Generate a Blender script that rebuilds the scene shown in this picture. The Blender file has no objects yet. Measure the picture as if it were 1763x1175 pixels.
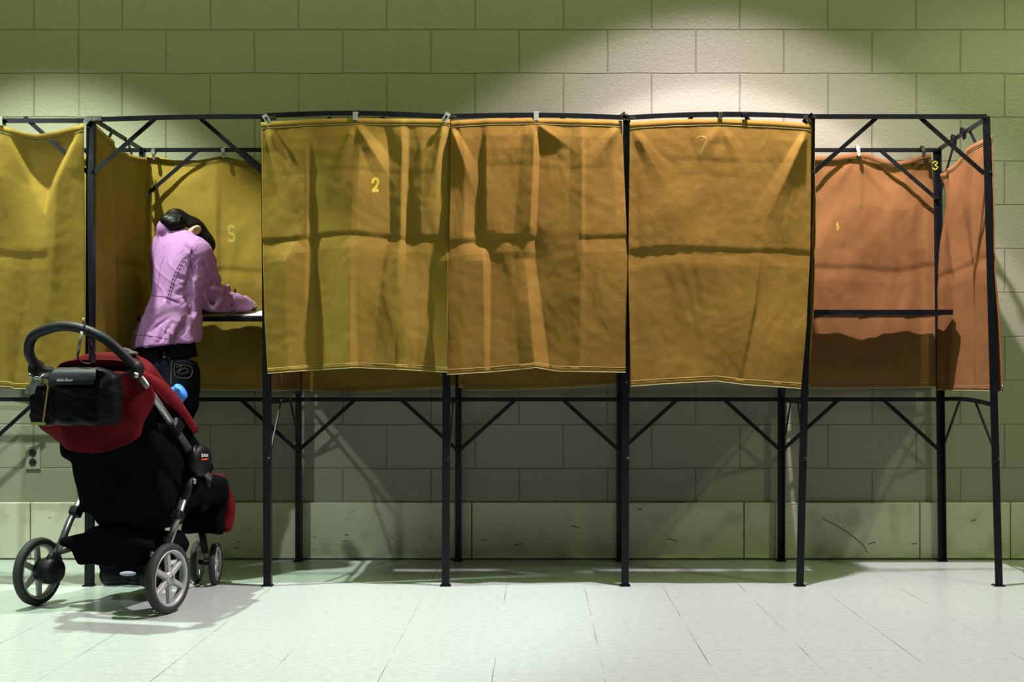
import bpy, bmesh, math, random
import numpy as np
from mathutils import Vector, Matrix, noise
from mathutils.bvhtree import BVHTree
random.seed(7)
SC = bpy.context.scene
COL = SC.collection
# ------------------------------------------------------------------ camera
F = 2140.0; CX = 927.0; HY = 654.0; CAMZ = 0.832; CAMY = -5.0
cam_d = bpy.data.cameras.new('camera'); cam = bpy.data.objects.new('camera', cam_d); COL.objects.link(cam)
cam.location = (0, CAMY, CAMZ); cam.rotation_euler = (math.pi/2, 0, 0)
cam_d.sensor_width = 36; cam_d.lens = F/1763*36
cam_d.shift_x = -(CX-881.5)/1763; cam_d.shift_y = (HY-587.5)/1763
SC.camera = cam
SC.view_settings.view_transform = 'Standard'; SC.view_settings.look = 'None'
SC.view_settings.gamma = 1; SC.view_settings.use_curve_mapping = False
SC.view_settings.exposure = -0.12
# ------------------------------------------------------------------ world and lights
W = bpy.data.worlds.new('world'); SC.world = W; W.use_nodes = True
W.node_tree.nodes['Background'].inputs[0].default_value = (0.62, 0.80, 0.30, 1)
W.node_tree.nodes['Background'].inputs[1].default_value = 0.03
def spot(name, loc, power, color, angle, blend, size, target=None):
    d = bpy.data.lights.new(name, 'SPOT'); d.energy = power; d.color = color
    d.spot_size = math.radians(angle); d.spot_blend = blend; d.shadow_soft_size = size
    o = bpy.data.objects.new(name, d); COL.objects.link(o); o.location = loc
    t = Vector(target) if target else Vector(loc)-Vector((0, 0, 1))
    o.rotation_euler = (t-Vector(loc)).to_track_quat('-Z', 'Y').to_euler()
    return o
def area(name, loc, power, color, sx, sy, target):
    d = bpy.data.lights.new(name, 'AREA'); d.shape = 'RECTANGLE'; d.size = sx; d.size_y = sy
    d.energy = power; d.color = color
    o = bpy.data.objects.new(name, d); COL.objects.link(o); o.location = loc
    o.rotation_euler = (Vector(target)-Vector(loc)).to_track_quat('-Z', 'Y').to_euler()
    return o
PINK = (1.0, 0.82, 0.95)
AP = (0.80, -0.42, 3.62)
spot('downlight_right', AP, 330, PINK, 97, 0.2, 0.04)
spot('downlight_right_middle', AP, 220, PINK, 87, 0.18, 0.035)
spot('downlight_right_core', AP, 560, PINK, 80, 0.06, 0.035)
spot('downlight_left', (-2.25, -0.31, 3.62), 960, (0.88, 1.0, 0.84), 77, 0.3, 0.04)
spot('downlight_far_right', (3.3, -1.9, 3.5), 190, (0.84, 1.0, 0.50), 58, 0.6, 0.08, (2.15, 0.75, 0.75))
area('ceiling_softbox', (0.0, -0.6, 3.6), 100, (0.82, 1.0, 0.36), 9.0, 1.2, (0.0, -0.6, 0))  # softbox added for ceiling bounce and the room's fluorescent fixtures
area('fluorescent_row', (0.2, -3.5, 3.35), 22, (0.80, 1.0, 0.62), 4.0, 0.25, (0.2, -1.5, 0))
spot('downlight_far_left', (-3.2, -3.4, 3.35), 420, (0.86, 1.0, 0.92), 34, 0.4, 0.05, (-2.25, 0.7, 0.35))

# ------------------------------------------------------------------ helpers
def P(px, py, Y):
    s = F/(Y-CAMY)
    return Vector(((px-CX)/s, Y, CAMZ+(HY-py)/s))
def PXx(px, Y): return (px-CX)*(Y-CAMY)/F
def PXz(py, Y): return CAMZ+(HY-py)*(Y-CAMY)/F

def mat(name, col, rough=0.6, metal=0.0, spec=0.5, var=0.0, vscale=8.0, bump=0.0, bscale=200.0, col2=None, sheen=0.0):
    m = bpy.data.materials.new(name); m.use_nodes = True
    nt = m.node_tree; b = nt.nodes['Principled BSDF']
    b.inputs['Base Color'].default_value = (*col, 1); b.inputs['Roughness'].default_value = rough
    b.inputs['Metallic'].default_value = metal; b.inputs['Specular IOR Level'].default_value = spec
    if sheen: b.inputs['Sheen Weight'].default_value = sheen
    tc = nt.nodes.new('ShaderNodeTexCoord')
    if var > 0 or col2:
        n = nt.nodes.new('ShaderNodeTexNoise'); n.inputs['Scale'].default_value = vscale; n.inputs['Detail'].default_value = 5
        nt.links.new(tc.outputs['Object'], n.inputs['Vector'])
        r = nt.nodes.new('ShaderNodeMapRange'); r.inputs[1].default_value = 0.3; r.inputs[2].default_value = 0.7
        nt.links.new(n.outputs[0], r.inputs[0])
        mx = nt.nodes.new('ShaderNodeMix'); mx.data_type = 'RGBA'
        c2 = col2 if col2 else tuple(c*(1-var) for c in col)
        mx.inputs[6].default_value = (*col, 1); mx.inputs[7].default_value = (*c2, 1)
        nt.links.new(r.outputs[0], mx.inputs[0]); nt.links.new(mx.outputs[2], b.inputs['Base Color'])
    if bump > 0:
        n2 = nt.nodes.new('ShaderNodeTexNoise'); n2.inputs['Scale'].default_value = bscale; n2.inputs['Detail'].default_value = 3
        nt.links.new(tc.outputs['Object'], n2.inputs['Vector'])
        bp = nt.nodes.new('ShaderNodeBump'); bp.inputs['Strength'].default_value = bump; bp.inputs['Distance'].default_value = 0.002
        nt.links.new(n2.outputs[0], bp.inputs['Height']); nt.links.new(bp.outputs[0], b.inputs['Normal'])
    return m

def fabric(name, col, col2):
    m = mat(name, col, 0.95, 0, 0.04, col2=col2, vscale=5.0)
    nt = m.node_tree; b = nt.nodes['Principled BSDF']; L = nt.links.new
    tc = nt.nodes.new('ShaderNodeTexCoord')
    bp = nt.nodes.new('ShaderNodeBump'); bp.inputs['Strength'].default_value = 0.5; bp.inputs['Distance'].default_value = 0.0015
    prev = None
    for sc, ax in (((60, 60, 1400), 0), ((1400, 1400, 60), 1)):
        mp = nt.nodes.new('ShaderNodeMapping'); mp.inputs['Scale'].default_value = sc
        n = nt.nodes.new('ShaderNodeTexNoise'); n.inputs['Scale'].default_value = 1.0; n.inputs['Detail'].default_value = 1
        L(tc.outputs['Object'], mp.inputs[0]); L(mp.outputs[0], n.inputs['Vector'])
        if prev is None: prev = n
        else:
            a = nt.nodes.new('ShaderNodeMath'); a.operation = 'ADD'; L(prev.outputs[0], a.inputs[0]); L(n.outputs[0], a.inputs[1])
            n3 = nt.nodes.new('ShaderNodeTexNoise'); n3.inputs['Scale'].default_value = 35; n3.inputs['Detail'].default_value = 4
            L(tc.outputs['Object'], n3.inputs['Vector'])
            a2 = nt.nodes.new('ShaderNodeMath'); a2.operation = 'ADD'; L(a.outputs[0], a2.inputs[0]); L(n3.outputs[0], a2.inputs[1])
            L(a2.outputs[0], bp.inputs['Height'])
    L(bp.outputs[0], b.inputs['Normal'])
    return m

M = {}
M['steel'] = mat('painted_steel', (0.0077, 0.0084, 0.014), 0.38, 0.4, 0.35, var=0.4, vscale=30, bump=0.15, bscale=90)
M['zinc'] = mat('zinc_steel', (0.231, 0.242, 0.209), 0.4, 0.9, 0.5, var=0.5, vscale=90)
M['clamp'] = mat('clamp_steel', (0.078, 0.084, 0.054), 0.45, 0.8, 0.5, var=0.6, vscale=80)
M['clip_white'] = mat('clip_white', (0.31, 0.33, 0.29), 0.45, 0.1)
M['canvas_yellow'] = fabric('canvas_yellow', (0.235, 0.158, 0.030), (0.19, 0.121, 0.023))
M['canvas'] = fabric('canvas_ochre', (0.23, 0.136, 0.029), (0.18, 0.103, 0.021))
M['canvas_rust'] = fabric('canvas_rust', (0.205, 0.100, 0.036), (0.165, 0.078, 0.028))
M['faded_paint'] = mat('faded_yellow_paint', (0.26, 0.2, 0.0175), 0.7)
M['thread'] = mat('stitching_thread', (0.36, 0.324, 0.1575), 0.8)
M['yellow_paint'] = mat('yellow_paint', (0.44, 0.363, 0.0165), 0.6)
M['board'] = mat('shelf_board', (0.02, 0.018, 0.016), 0.5)
M['paper'] = mat('paper', (0.6375, 0.645, 0.69), 0.6)
M['rubber'] = mat('tyre_rubber', (0.0132, 0.0144, 0.0144), 0.75, bump=0.2, bscale=150)
M['foam'] = mat('foam_grip', (0.0072, 0.0084, 0.0132), 0.5, 0, 0.22, bump=0.1, bscale=400)
M['silver'] = mat('silver_aluminium', (0.275, 0.285, 0.29), 0.33, 0.85, var=0.15, vscale=20)
M['rim'] = mat('silver_plastic_rim', (0.31, 0.315, 0.315), 0.42, 0.25)
M['blackp'] = mat('black_plastic', (0.003, 0.003, 0.004), 0.5, 0, 0.2)
M['blackf'] = mat('black_stroller_fabric', (0.002, 0.002, 0.003), 0.95, 0, 0.03, bump=0.3, bscale=60)
M['redf'] = mat('red_stroller_fabric', (0.085, 0.003, 0.006), 0.85, 0, 0.08, var=0.25, vscale=12, bump=0.25, bscale=300)
M['nylon'] = mat('black_nylon', (0.0025, 0.0025, 0.004), 0.5, 0, 0.07, bump=0.4, bscale=25)
M['leather'] = mat('black_leather', (0.008, 0.009, 0.016), 0.5, 0, 0.25, bump=0.2, bscale=300)
M['jacket'] = mat('lilac_denim', (0.3, 0.144, 0.324), 0.9, 0, 0.08, var=0.14, vscale=60, bump=0.35, bscale=160)
M['jacket_seam'] = mat('lilac_seam', (0.104, 0.036, 0.104), 0.9)
M['skin'] = mat('skin', (0.372, 0.24, 0.174), 0.5, 0, 0.4, var=0.08, vscale=40)
M['hair'] = mat('dark_brown_hair', (0.004, 0.003, 0.003), 0.45, 0, 0.12)
M['shirt'] = mat('black_jersey', (0.003, 0.003, 0.0035), 0.95, 0, 0.05)
M['jeans'] = mat('dark_denim', (0.0025, 0.003, 0.007), 0.9, 0, 0.06, var=0.3, vscale=40, bump=0.2, bscale=300)
M['goldthread'] = mat('gold_thread', (0.072, 0.0585, 0.0315), 0.8)
M['shoe'] = mat('black_shoe', (0.003, 0.003, 0.004), 0.45, 0, 0.2)
M['sole'] = mat('dark_sole', (0.02, 0.02, 0.022), 0.7)
M['sock'] = mat('pale_sock', (0.275, 0.264, 0.374), 0.8)
M['eye'] = mat('eye_dark', (0.01, 0.008, 0.006), 0.2)
M['lips'] = mat('lips', (0.45, 0.16, 0.14), 0.5)
M['plate'] = mat('outlet_plate', (0.25, 0.25, 0.2), 0.4)
M['brown'] = mat('outlet_brown', (0.012, 0.010, 0.008), 0.4)
M['bluef'] = mat('blue_plastic', (0.03, 0.168, 0.51), 0.4)
M['purple'] = mat('purple_webbing', (0.07, 0.025, 0.075), 0.8)
M['white'] = mat('white_print', (0.525, 0.525, 0.525), 0.5)
M['redprint'] = mat('red_print', (0.6, 0.05, 0.02), 0.5)
M['greyf'] = mat('grey_cloth', (0.04, 0.04, 0.036), 0.85)
M['yg'] = mat('yellow_green_case', (0.168, 0.18, 0.048), 0.5)
M['tan'] = mat('tan_edging', (0.18, 0.1, 0.02), 0.6)

def add(name, verts, faces, m, parent=None, smooth=False):
    me = bpy.data.meshes.new(name)
    loc = parent_world(parent) if parent else Vector((0, 0, 0))
    me.from_pydata([tuple(Vector(v)-loc) for v in verts], [], faces); me.update()
    if isinstance(m, str): m = M[m]
    me.materials.append(m)
    if smooth:
        me.polygons.foreach_set('use_smooth', [True]*len(me.polygons))
    o = bpy.data.objects.new(name, me); COL.objects.link(o)
    if parent: o.parent = parent
    return o
def parent_world(p):
    v = Vector((0, 0, 0))
    while p is not None: v += p.location; p = p.parent
    return v
def thing(name, label, cat, loc, group=None):
    o = bpy.data.objects.new(name, None); COL.objects.link(o); o.location = loc
    o.empty_display_size = 0.05
    o['label'] = label; o['category'] = cat
    if group: o['group'] = group
    return o
def tag(o, label, cat, group=None):
    o['label'] = label; o['category'] = cat
    if group: o['group'] = group
    return o
def struct(o): o['kind'] = 'structure'; return o
def bevel(o, w=0.002, seg=2):
    md = o.modifiers.new('bevel', 'BEVEL'); md.width = w; md.segments = seg; md.limit_method = 'ANGLE'; return o

class MB:
    def __init__(s): s.v = []; s.f = []
    def raw(s, v, f):
        n = len(s.v); s.v += [Vector(a) for a in v]; s.f += [tuple(i+n for i in q) for q in f]; return s
    def box(s, c, size, rot=None):
        c = Vector(c); hx, hy, hz = [a/2 for a in size]
        pts = [Vector((x, y, z)) for x in (-hx, hx) for y in (-hy, hy) for z in (-hz, hz)]
        if rot is not None: pts = [rot @ p for p in pts]
        return s.raw([c+p for p in pts], [(0, 1, 3, 2), (4, 6, 7, 5), (0, 4, 5, 1), (2, 3, 7, 6), (0, 2, 6, 4), (1, 5, 7, 3)])
    def bar(s, a, b, w, t, up=(0, 1, 0)):
        a = Vector(a); b = Vector(b); d = (b-a).normalized(); up = Vector(up)
        side = d.cross(up)
        if side.length < 1e-4: side = d.cross(Vector((1, 0, 0)))
        side.normalize(); up = side.cross(d).normalized()
        v = []
        for p in (a, b):
            for i, j in ((-1, -1), (1, -1), (1, 1), (-1, 1)): v.append(p+side*i*w/2+up*j*t/2)
        return s.raw(v, [(0, 3, 2, 1), (4, 5, 6, 7), (0, 1, 5, 4), (1, 2, 6, 5), (2, 3, 7, 6), (3, 0, 4, 7)])
    def tube(s, pts, r, seg=12, sy=1.0, closed=False):
        pts = [Vector(p) for p in pts]; n = len(pts)
        rs = r if isinstance(r, (list, tuple)) else [r]*n
        v = []; ref = None
        for i, p in enumerate(pts):
            if closed: d = (pts[(i+1) % n]-pts[i-1])
            else: d = pts[min(i+1, n-1)]-pts[max(i-1, 0)]
            d.normalize()
            if ref is None:
                ref = d.cross(Vector((0, 0, 1)))
                if ref.length < 0.1: ref = d.cross(Vector((0, 1, 0)))
            ref = (ref-d*ref.dot(d)).normalized(); bi = d.cross(ref)
            for k in range(seg):
                a = 2*math.pi*k/seg
                v.append(p+(ref*math.cos(a)+bi*math.sin(a)*sy)*rs[i])
        f = []
        for i in range(n if closed else n-1):
            j = (i+1) % n
            for k in range(seg): f.append((i*seg+k, i*seg+(k+1) % seg, j*seg+(k+1) % seg, j*seg+k))
        if not closed:
            f.append(tuple(range(seg))[::-1]); f.append(tuple((n-1)*seg+k for k in range(seg)))
        return s.raw(v, f)
    def lathe(s, prof, c, axis, seg=40):
        # prof: list of (radius, along)
        c = Vector(c); ax = Vector(axis).normalized(); e = ax.cross(Vector((0, 0, 1)))
        if e.length < 0.1: e = ax.cross(Vector((0, 1, 0)))
        e.normalize(); g = ax.cross(e); n = len(prof); v = []; f = []
        for k in range(seg):
            a = 2*math.pi*k/seg; dr = e*math.cos(a)+g*math.sin(a)
            for r, h in prof: v.append(c+dr*r+ax*h)
        for k in range(seg):
            k2 = (k+1) % seg
            for i in range(n-1): f.append((k*n+i, k*n+i+1, k2*n+i+1, k2*n+i))
        return s.raw(v, f)
    def ellip(s, c, r, rot=None, nu=16, nv=10):
        c = Vector(c); v = []; f = []
        for j in range(nv+1):
            th = math.pi*j/nv
            for i in range(nu):
                ph = 2*math.pi*i/nu
                p = Vector((r[0]*math.sin(th)*math.cos(ph), r[1]*math.sin(th)*math.sin(ph), r[2]*math.cos(th)))
                if rot is not None: p = rot @ p
                v.append(c+p)
        for j in range(nv):
            for i in range(nu): f.append((j*nu+i, (j+1)*nu+i, (j+1)*nu+(i+1) % nu, j*nu+(i+1) % nu))
        return s.raw(v, f)
    def build(s, name, m, parent=None, smooth=False): return add(name, s.v, s.f, m, parent, smooth)

def smooth_path(pts, n=8, closed=False):
    pts = [Vector(p) for p in pts]; out = []; N = len(pts)
    rng = range(N) if closed else range(N-1)
    for i in rng:
        if closed: p0, p1, p2, p3 = pts[i-1], pts[i], pts[(i+1) % N], pts[(i+2) % N]
        else: p0, p1, p2, p3 = pts[max(i-1, 0)], pts[i], pts[i+1], pts[min(i+2, N-1)]
        for k in range(n):
            t = k/n
            out.append(0.5*((2*p1)+(p2-p0)*t+(2*p0-5*p1+4*p2-p3)*t*t+(3*p1-p0-3*p2+p3)*t**3))
    if not closed: out.append(pts[-1])
    return out
def text_mesh(s, size, depth=0.0006, shear=0.0):
    c = bpy.data.curves.new('lettering', 'FONT'); c.body = s; c.size = size; c.extrude = depth; c.shear = shear
    c.align_x = 'CENTER'; c.align_y = 'CENTER'
    o = bpy.data.objects.new('lettering', c); COL.objects.link(o)
    dg = bpy.context.evaluated_depsgraph_get(); dg.update()
    me = bpy.data.meshes.new_from_object(o.evaluated_get(dg))
    v = [p.co.copy() for p in me.vertices]; f = [tuple(p.vertices) for p in me.polygons]
    bpy.data.objects.remove(o); bpy.data.meshes.remove(me)
    return v, f
def place_text(name, s, size, org, ex, ey, m, parent, shear=0.0):
    v, f = text_mesh(s, size, shear=shear); ex = Vector(ex).normalized(); ey = Vector(ey).normalized(); ez = ex.cross(ey)
    return add(name, [Vector(org)+ex*p.x+ey*p.y+ez*p.z for p in v], f, m, parent)

# ------------------------------------------------------------------ room shell
WALLY = 0.76; PLY = 0.735; PLZ = 0.264
def wall_material():
    m = bpy.data.materials.new('painted_block'); m.use_nodes = True; nt = m.node_tree; L = nt.links.new
    b = nt.nodes['Principled BSDF']; b.inputs['Roughness'].default_value = 0.36; b.inputs['Specular IOR Level'].default_value = 0.45
    tc = nt.nodes.new('ShaderNodeTexCoord'); sep = nt.nodes.new('ShaderNodeSeparateXYZ'); L(tc.outputs['Object'], sep.inputs[0])
    ax = nt.nodes.new('ShaderNodeMath'); ax.operation = 'ADD'; ax.inputs[1].default_value = 0.907+0.409*20; L(sep.outputs[0], ax.inputs[0])
    az = nt.nodes.new('ShaderNodeMath'); az.operation = 'ADD'; az.inputs[1].default_value = -0.6248+0.2032*5; L(sep.outputs[2], az.inputs[0])
    cb = nt.nodes.new('ShaderNodeCombineXYZ'); L(ax.outputs[0], cb.inputs[0]); L(az.outputs[0], cb.inputs[1])
    nz = nt.nodes.new('ShaderNodeTexNoise'); nz.inputs['Scale'].default_value = 3; nz.inputs['Detail'].default_value = 3; L(tc.outputs['Object'], nz.inputs['Vector'])
    va = nt.nodes.new('ShaderNodeVectorMath'); va.operation = 'MULTIPLY_ADD'
    va.inputs[1].default_value = (0.008, 0.008, 0); va.inputs[2].default_value = (-0.004, -0.004, 0)
    L(nz.outputs[1], va.inputs[0])
    vs = nt.nodes.new('ShaderNodeVectorMath'); L(cb.outputs[0], vs.inputs[0]); L(va.outputs[0], vs.inputs[1])
    br = nt.nodes.new('ShaderNodeTexBrick'); br.inputs['Scale'].default_value = 1; br.offset = 0.5; br.offset_frequency = 2
    br.inputs['Brick Width'].default_value = 0.409; br.inputs['Row Height'].default_value = 0.2032
    br.inputs['Mortar Size'].default_value = 0.0042; br.inputs['Mortar Smooth'].default_value = 0.6
    L(vs.outputs[0], br.inputs['Vector'])
    # control joint
    cj = nt.nodes.new('ShaderNodeMath'); cj.operation = 'COMPARE'; cj.inputs[1].default_value = PXx(136, WALLY); cj.inputs[2].default_value = 0.004
    L(sep.outputs[0], cj.inputs[0])
    mxm = nt.nodes.new('ShaderNodeMath'); mxm.operation = 'MAXIMUM'; L(br.outputs['Fac'], mxm.inputs[0]); L(cj.outputs[0], mxm.inputs[1])
    n1 = nt.nodes.new('ShaderNodeTexNoise'); n1.inputs['Scale'].default_value = 70; n1.inputs['Detail'].default_value = 4; L(tc.outputs['Object'], n1.inputs['Vector'])
    n2 = nt.nodes.new('ShaderNodeTexNoise'); n2.inputs['Scale'].default_value = 260; n2.inputs['Detail'].default_value = 2; L(tc.outputs['Object'], n2.inputs['Vector'])
    n3 = nt.nodes.new('ShaderNodeTexNoise'); n3.inputs['Scale'].default_value = 1.6; n3.inputs['Detail'].default_value = 4; L(tc.outputs['Object'], n3.inputs['Vector'])
    mixn = nt.nodes.new('ShaderNodeMath'); mixn.operation = 'ADD'; L(n1.outputs[0], mixn.inputs[0]); L(n2.outputs[0], mixn.inputs[1])
    h = nt.nodes.new('ShaderNodeMath'); h.operation = 'MULTIPLY_ADD'; h.inputs[1].default_value = -3.2; L(mxm.outputs[0], h.inputs[0]); L(mixn.outputs[0], h.inputs[2])
    bp = nt.nodes.new('ShaderNodeBump'); bp.inputs['Strength'].default_value = 0.7; bp.inputs['Distance'].default_value = 0.0016
    L(h.outputs[0], bp.inputs['Height']); L(bp.outputs[0], b.inputs['Normal'])
    cr = nt.nodes.new('ShaderNodeMix'); cr.data_type = 'RGBA'; cr.inputs[6].default_value = (0.23, 0.225, 0.1675, 1); cr.inputs[7].default_value = (0.20, 0.20, 0.145, 1)
    L(n3.outputs[0], cr.inputs[0])
    cm = nt.nodes.new('ShaderNodeMix'); cm.data_type = 'RGBA'; cm.inputs[7].default_value = (0.095, 0.085, 0.05, 1)
    f2 = nt.nodes.new('ShaderNodeMath'); f2.operation = 'MULTIPLY'; f2.inputs[1].default_value = 0.5; L(mxm.outputs[0], f2.inputs[0])
    L(f2.outputs[0], cm.inputs[0]); L(cr.outputs[2], cm.inputs[6]); L(cm.outputs[2], b.inputs['Base Color'])
    return m
def plinth_material():
    m = bpy.data.materials.new('painted_base_course'); m.use_nodes = True; nt = m.node_tree; L = nt.links.new
    b = nt.nodes['Principled BSDF']; b.inputs['Roughness'].default_value = 0.4
    tc = nt.nodes.new('ShaderNodeTexCoord'); sep = nt.nodes.new('ShaderNodeSeparateXYZ'); L(tc.outputs['Object'], sep.inputs[0])
    def nse(scale, det=4, mp=None):
        n = nt.nodes.new('ShaderNodeTexNoise'); n.inputs['Scale'].default_value = scale; n.inputs['Detail'].default_value = det
        if mp:
            q = nt.nodes.new('ShaderNodeMapping'); q.inputs['Scale'].default_value = mp; L(tc.outputs['Object'], q.inputs[0]); L(q.outputs[0], n.inputs['Vector'])
        else: L(tc.outputs['Object'], n.inputs['Vector'])
        return n
    def ramp(src, a, c):
        r = nt.nodes.new('ShaderNodeMapRange'); r.inputs[1].default_value = a; r.inputs[2].default_value = c; L(src, r.inputs[0]); return r.outputs[0]
    def mix(fac, c1, c2):
        x = nt.nodes.new('ShaderNodeMix'); x.data_type = 'RGBA'
        if isinstance(fac, float): x.inputs[0].default_value = fac
        else: L(fac, x.inputs[0])
        for i, c in ((6, c1), (7, c2)):
            if isinstance(c, tuple): x.inputs[i].default_value = (*c, 1)
            else: L(c, x.inputs[i])
        return x.outputs[2]
    def mul(a, c):
        x = nt.nodes.new('ShaderNodeMath'); x.operation = 'MULTIPLY'
        for i, q in enumerate((a, c)):
            if isinstance(q, float): x.inputs[i].default_value = q
            else: L(q, x.inputs[i])
        return x.outputs[0]
    base = mix(nse(5).outputs[0], (0.48, 0.47, 0.37), (0.40, 0.39, 0.30))
    grime = ramp(nse(9, 6).outputs[0], 0.52, 0.72)
    base = mix(mul(grime, 0.45), base, (0.19, 0.18, 0.11))
    scuff = ramp(nse(1, 3, (14, 14, 60)).outputs[0], 0.70, 0.74)
    base = mix(mul(scuff, 0.8), base, (0.03, 0.0275, 0.02))
    # chipped paint low down
    lowz = ramp(sep.outputs[2], 0.032, 0.008)
    chip = ramp(nse(1, 4, (9, 9, 40)).outputs[0], 0.50, 0.53)
    base = mix(mul(mul(lowz, chip), 1.0), base, (0.62, 0.60, 0.40))
    L(base, b.inputs['Base Color'])
    bp = nt.nodes.new('ShaderNodeBump'); bp.inputs['Strength'].default_value = 0.3; bp.inputs['Distance'].default_value = 0.002
    L(nse(60).outputs[0], bp.inputs['Height']); L(bp.outputs[0], b.inputs['Normal'])
    return m
def floor_material():
    m = bpy.data.materials.new('vinyl_tile'); m.use_nodes = True; nt = m.node_tree; L = nt.links.new
    b = nt.nodes['Principled BSDF']; b.inputs['Roughness'].default_value = 0.22; b.inputs['Specular IOR Level'].default_value = 0.5
    tc = nt.nodes.new('ShaderNodeTexCoord'); sep = nt.nodes.new('ShaderNodeSeparateXYZ'); L(tc.outputs['Object'], sep.inputs[0])
    def line(out, off, wdt):
        a = nt.nodes.new('ShaderNodeMath'); a.operation = 'ADD'; a.inputs[1].default_value = off+0.3137*40+0.3137/2; L(out, a.inputs[0])
        w = nt.nodes.new('ShaderNodeMath'); w.operation = 'MODULO'; w.inputs[1].default_value = 0.3137; L(a.outputs[0], w.inputs[0])
        c = nt.nodes.new('ShaderNodeMath'); c.operation = 'COMPARE'; c.inputs[1].default_value = 0.3137/2; c.inputs[2].default_value = wdt; L(w.outputs[0], c.inputs[0])
        return c.outputs[0]
    lx = line(sep.outputs[0], 0.1285, 0.0011); ly = line(sep.outputs[1], -0.07, 0.0013)
    n = nt.nodes.new('ShaderNodeTexNoise'); n.inputs['Scale'].default_value = 2.2; n.inputs['Detail'].default_value = 2; L(tc.outputs['Object'], n.inputs['Vector'])
    rr = nt.nodes.new('ShaderNodeMapRange'); rr.inputs[1].default_value = 0.42; rr.inputs[2].default_value = 0.62; L(n.outputs[0], rr.inputs[0])
    mx = nt.nodes.new('ShaderNodeMath'); mx.operation = 'MULTIPLY'; L(ly, mx.inputs[0]); mx.inputs[1].default_value = 0.35
    mm = nt.nodes.new('ShaderNodeMath'); mm.operation = 'MAXIMUM'; L(lx, mm.inputs[0]); L(mx.outputs[0], mm.inputs[1])
    fl = nt.nodes.new('ShaderNodeMath'); fl.operation = 'MULTIPLY'; L(mm.outputs[0], fl.inputs[0]); L(rr.outputs[0], fl.inputs[1])
    sp = nt.nodes.new('ShaderNodeTexNoise'); sp.inputs['Scale'].default_value = 1; sp.inputs['Detail'].default_value = 5
    q = nt.nodes.new('ShaderNodeMapping'); q.inputs['Scale'].default_value = (35, 70, 1); L(tc.outputs['Object'], q.inputs[0]); L(q.outputs[0], sp.inputs['Vector'])
    c1 = nt.nodes.new('ShaderNodeMix'); c1.data_type = 'RGBA'; c1.inputs[6].default_value = (0.40, 0.465, 0.44, 1); c1.inputs[7].default_value = (0.33, 0.38, 0.345, 1)
    r3 = nt.nodes.new('ShaderNodeMapRange'); r3.inputs[1].default_value = 0.35; r3.inputs[2].default_value = 0.75; L(sp.outputs[0], r3.inputs[0])
    L(r3.outputs[0], c1.inputs[0])
    c2 = nt.nodes.new('ShaderNodeMix'); c2.data_type = 'RGBA'; c2.inputs[7].default_value = (0.08, 0.075, 0.055, 1)
    L(fl.outputs[0], c2.inputs[0]); L(c1.outputs[2], c2.inputs[6]); L(c2.outputs[2], b.inputs['Base Color'])
    w = nt.nodes.new('ShaderNodeTexNoise'); w.inputs['Scale'].default_value = 6; w.inputs['Detail'].default_value = 5; L(tc.outputs['Object'], w.inputs['Vector'])
    bp = nt.nodes.new('ShaderNodeBump'); bp.inputs['Strength'].default_value = 0.25; bp.inputs['Distance'].default_value = 0.002
    L(w.outputs[0], bp.inputs['Height']); L(bp.outputs[0], b.inputs['Normal'])
    return m
M['wall'] = wall_material(); M['plinth'] = plinth_material(); M['floor'] = floor_material()
struct(MB().box((0, WALLY+0.1, 1.675), (9, 0.2, 3.55)).build('wall_back', 'wall'))
struct(MB().box((0, -2.1, -0.05), (9, 6.4, 0.1)).build('floor', 'floor'))
# base course as blocks with open joints, one mesh
bb = MB(); xs = [-4.5]+[PXx(p, PLY) for p in (-240, 52, 520, 812, 1281, 1584, 1740)]+[4.5]
for a, c in zip(xs[:-1], xs[1:]):
    bb.box(((a+c)/2, (PLY+WALLY)/2, PLZ/2+0.003), (c-a-0.004, WALLY-PLY, PLZ-0.006))
bevel(struct(bb.build('baseboard_back', 'plinth')), 0.004)
# long curved scuff on the base course
scuffmat = mat('scuff_mark', (0.07, 0.07, 0.05), 0.8)
sm = MB().tube(smooth_path([P(1415, 893, PLY-0.0005), P(1440, 905, PLY-0.0005), P(1465, 922, PLY-0.0005), P(1485, 938, PLY-0.0005), P(1494, 953, PLY-0.0005)], 5), 0.0018, 5)
for a, c in (((1495, 937), (1507, 934)), ((1570, 937), (1578, 936)), ((985, 905), (998, 910)), ((1150, 928), (1165, 932)), ((884, 940), (900, 936)), ((1672, 898), (1680, 895))):
    sm.tube([P(*a, PLY-0.0005), P(*c, PLY-0.0005)], 0.0022, 5)
struct(sm.build('scuff_marks_1', scuffmat))

# outlet
ot = thing('wall_outlet', 'beige double wall outlet low on the block wall behind the stroller', 'outlet', P(57, 788, WALLY))
oc = P(57, 788, WALLY-0.003)
bevel(MB().box(oc, (0.068, 0.008, 0.108)).build('cover_plate', 'plate', ot), 0.002)
for dz in (0.0215, -0.0215):
    r = MB().lathe([(0, -0.002), (0.016, -0.002), (0.0175, 0.0), (0.0175, 0.002)], oc+Vector((0, -0.0045, dz)), (0, 1, 0), 20).build('socket', 'brown', ot)
    MB().box(oc+Vector((-0.006, -0.0075, dz)), (0.002, 0.002, 0.008)).box(oc+Vector((0.006, -0.0075, dz)), (0.002, 0.002, 0.008)).build('slot', 'blackp', r)
MB().lathe([(0, -0.001), (0.003, -0.001), (0.003, 0.001)], oc+Vector((0, -0.005, 0)), (0, 1, 0), 12).build('screw', 'zinc', ot)

# ------------------------------------------------------------------ voting booth frame
RY = 0.70
fr = thing('booth_frame', 'long dark steel frame of joined voting booths standing along the block wall', 'frame', (0, RY/2, 0))
TOPZ = PXz(203, 0); RTZ = PXz(259, RY); LRZ = PXz(688, RY)
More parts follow.
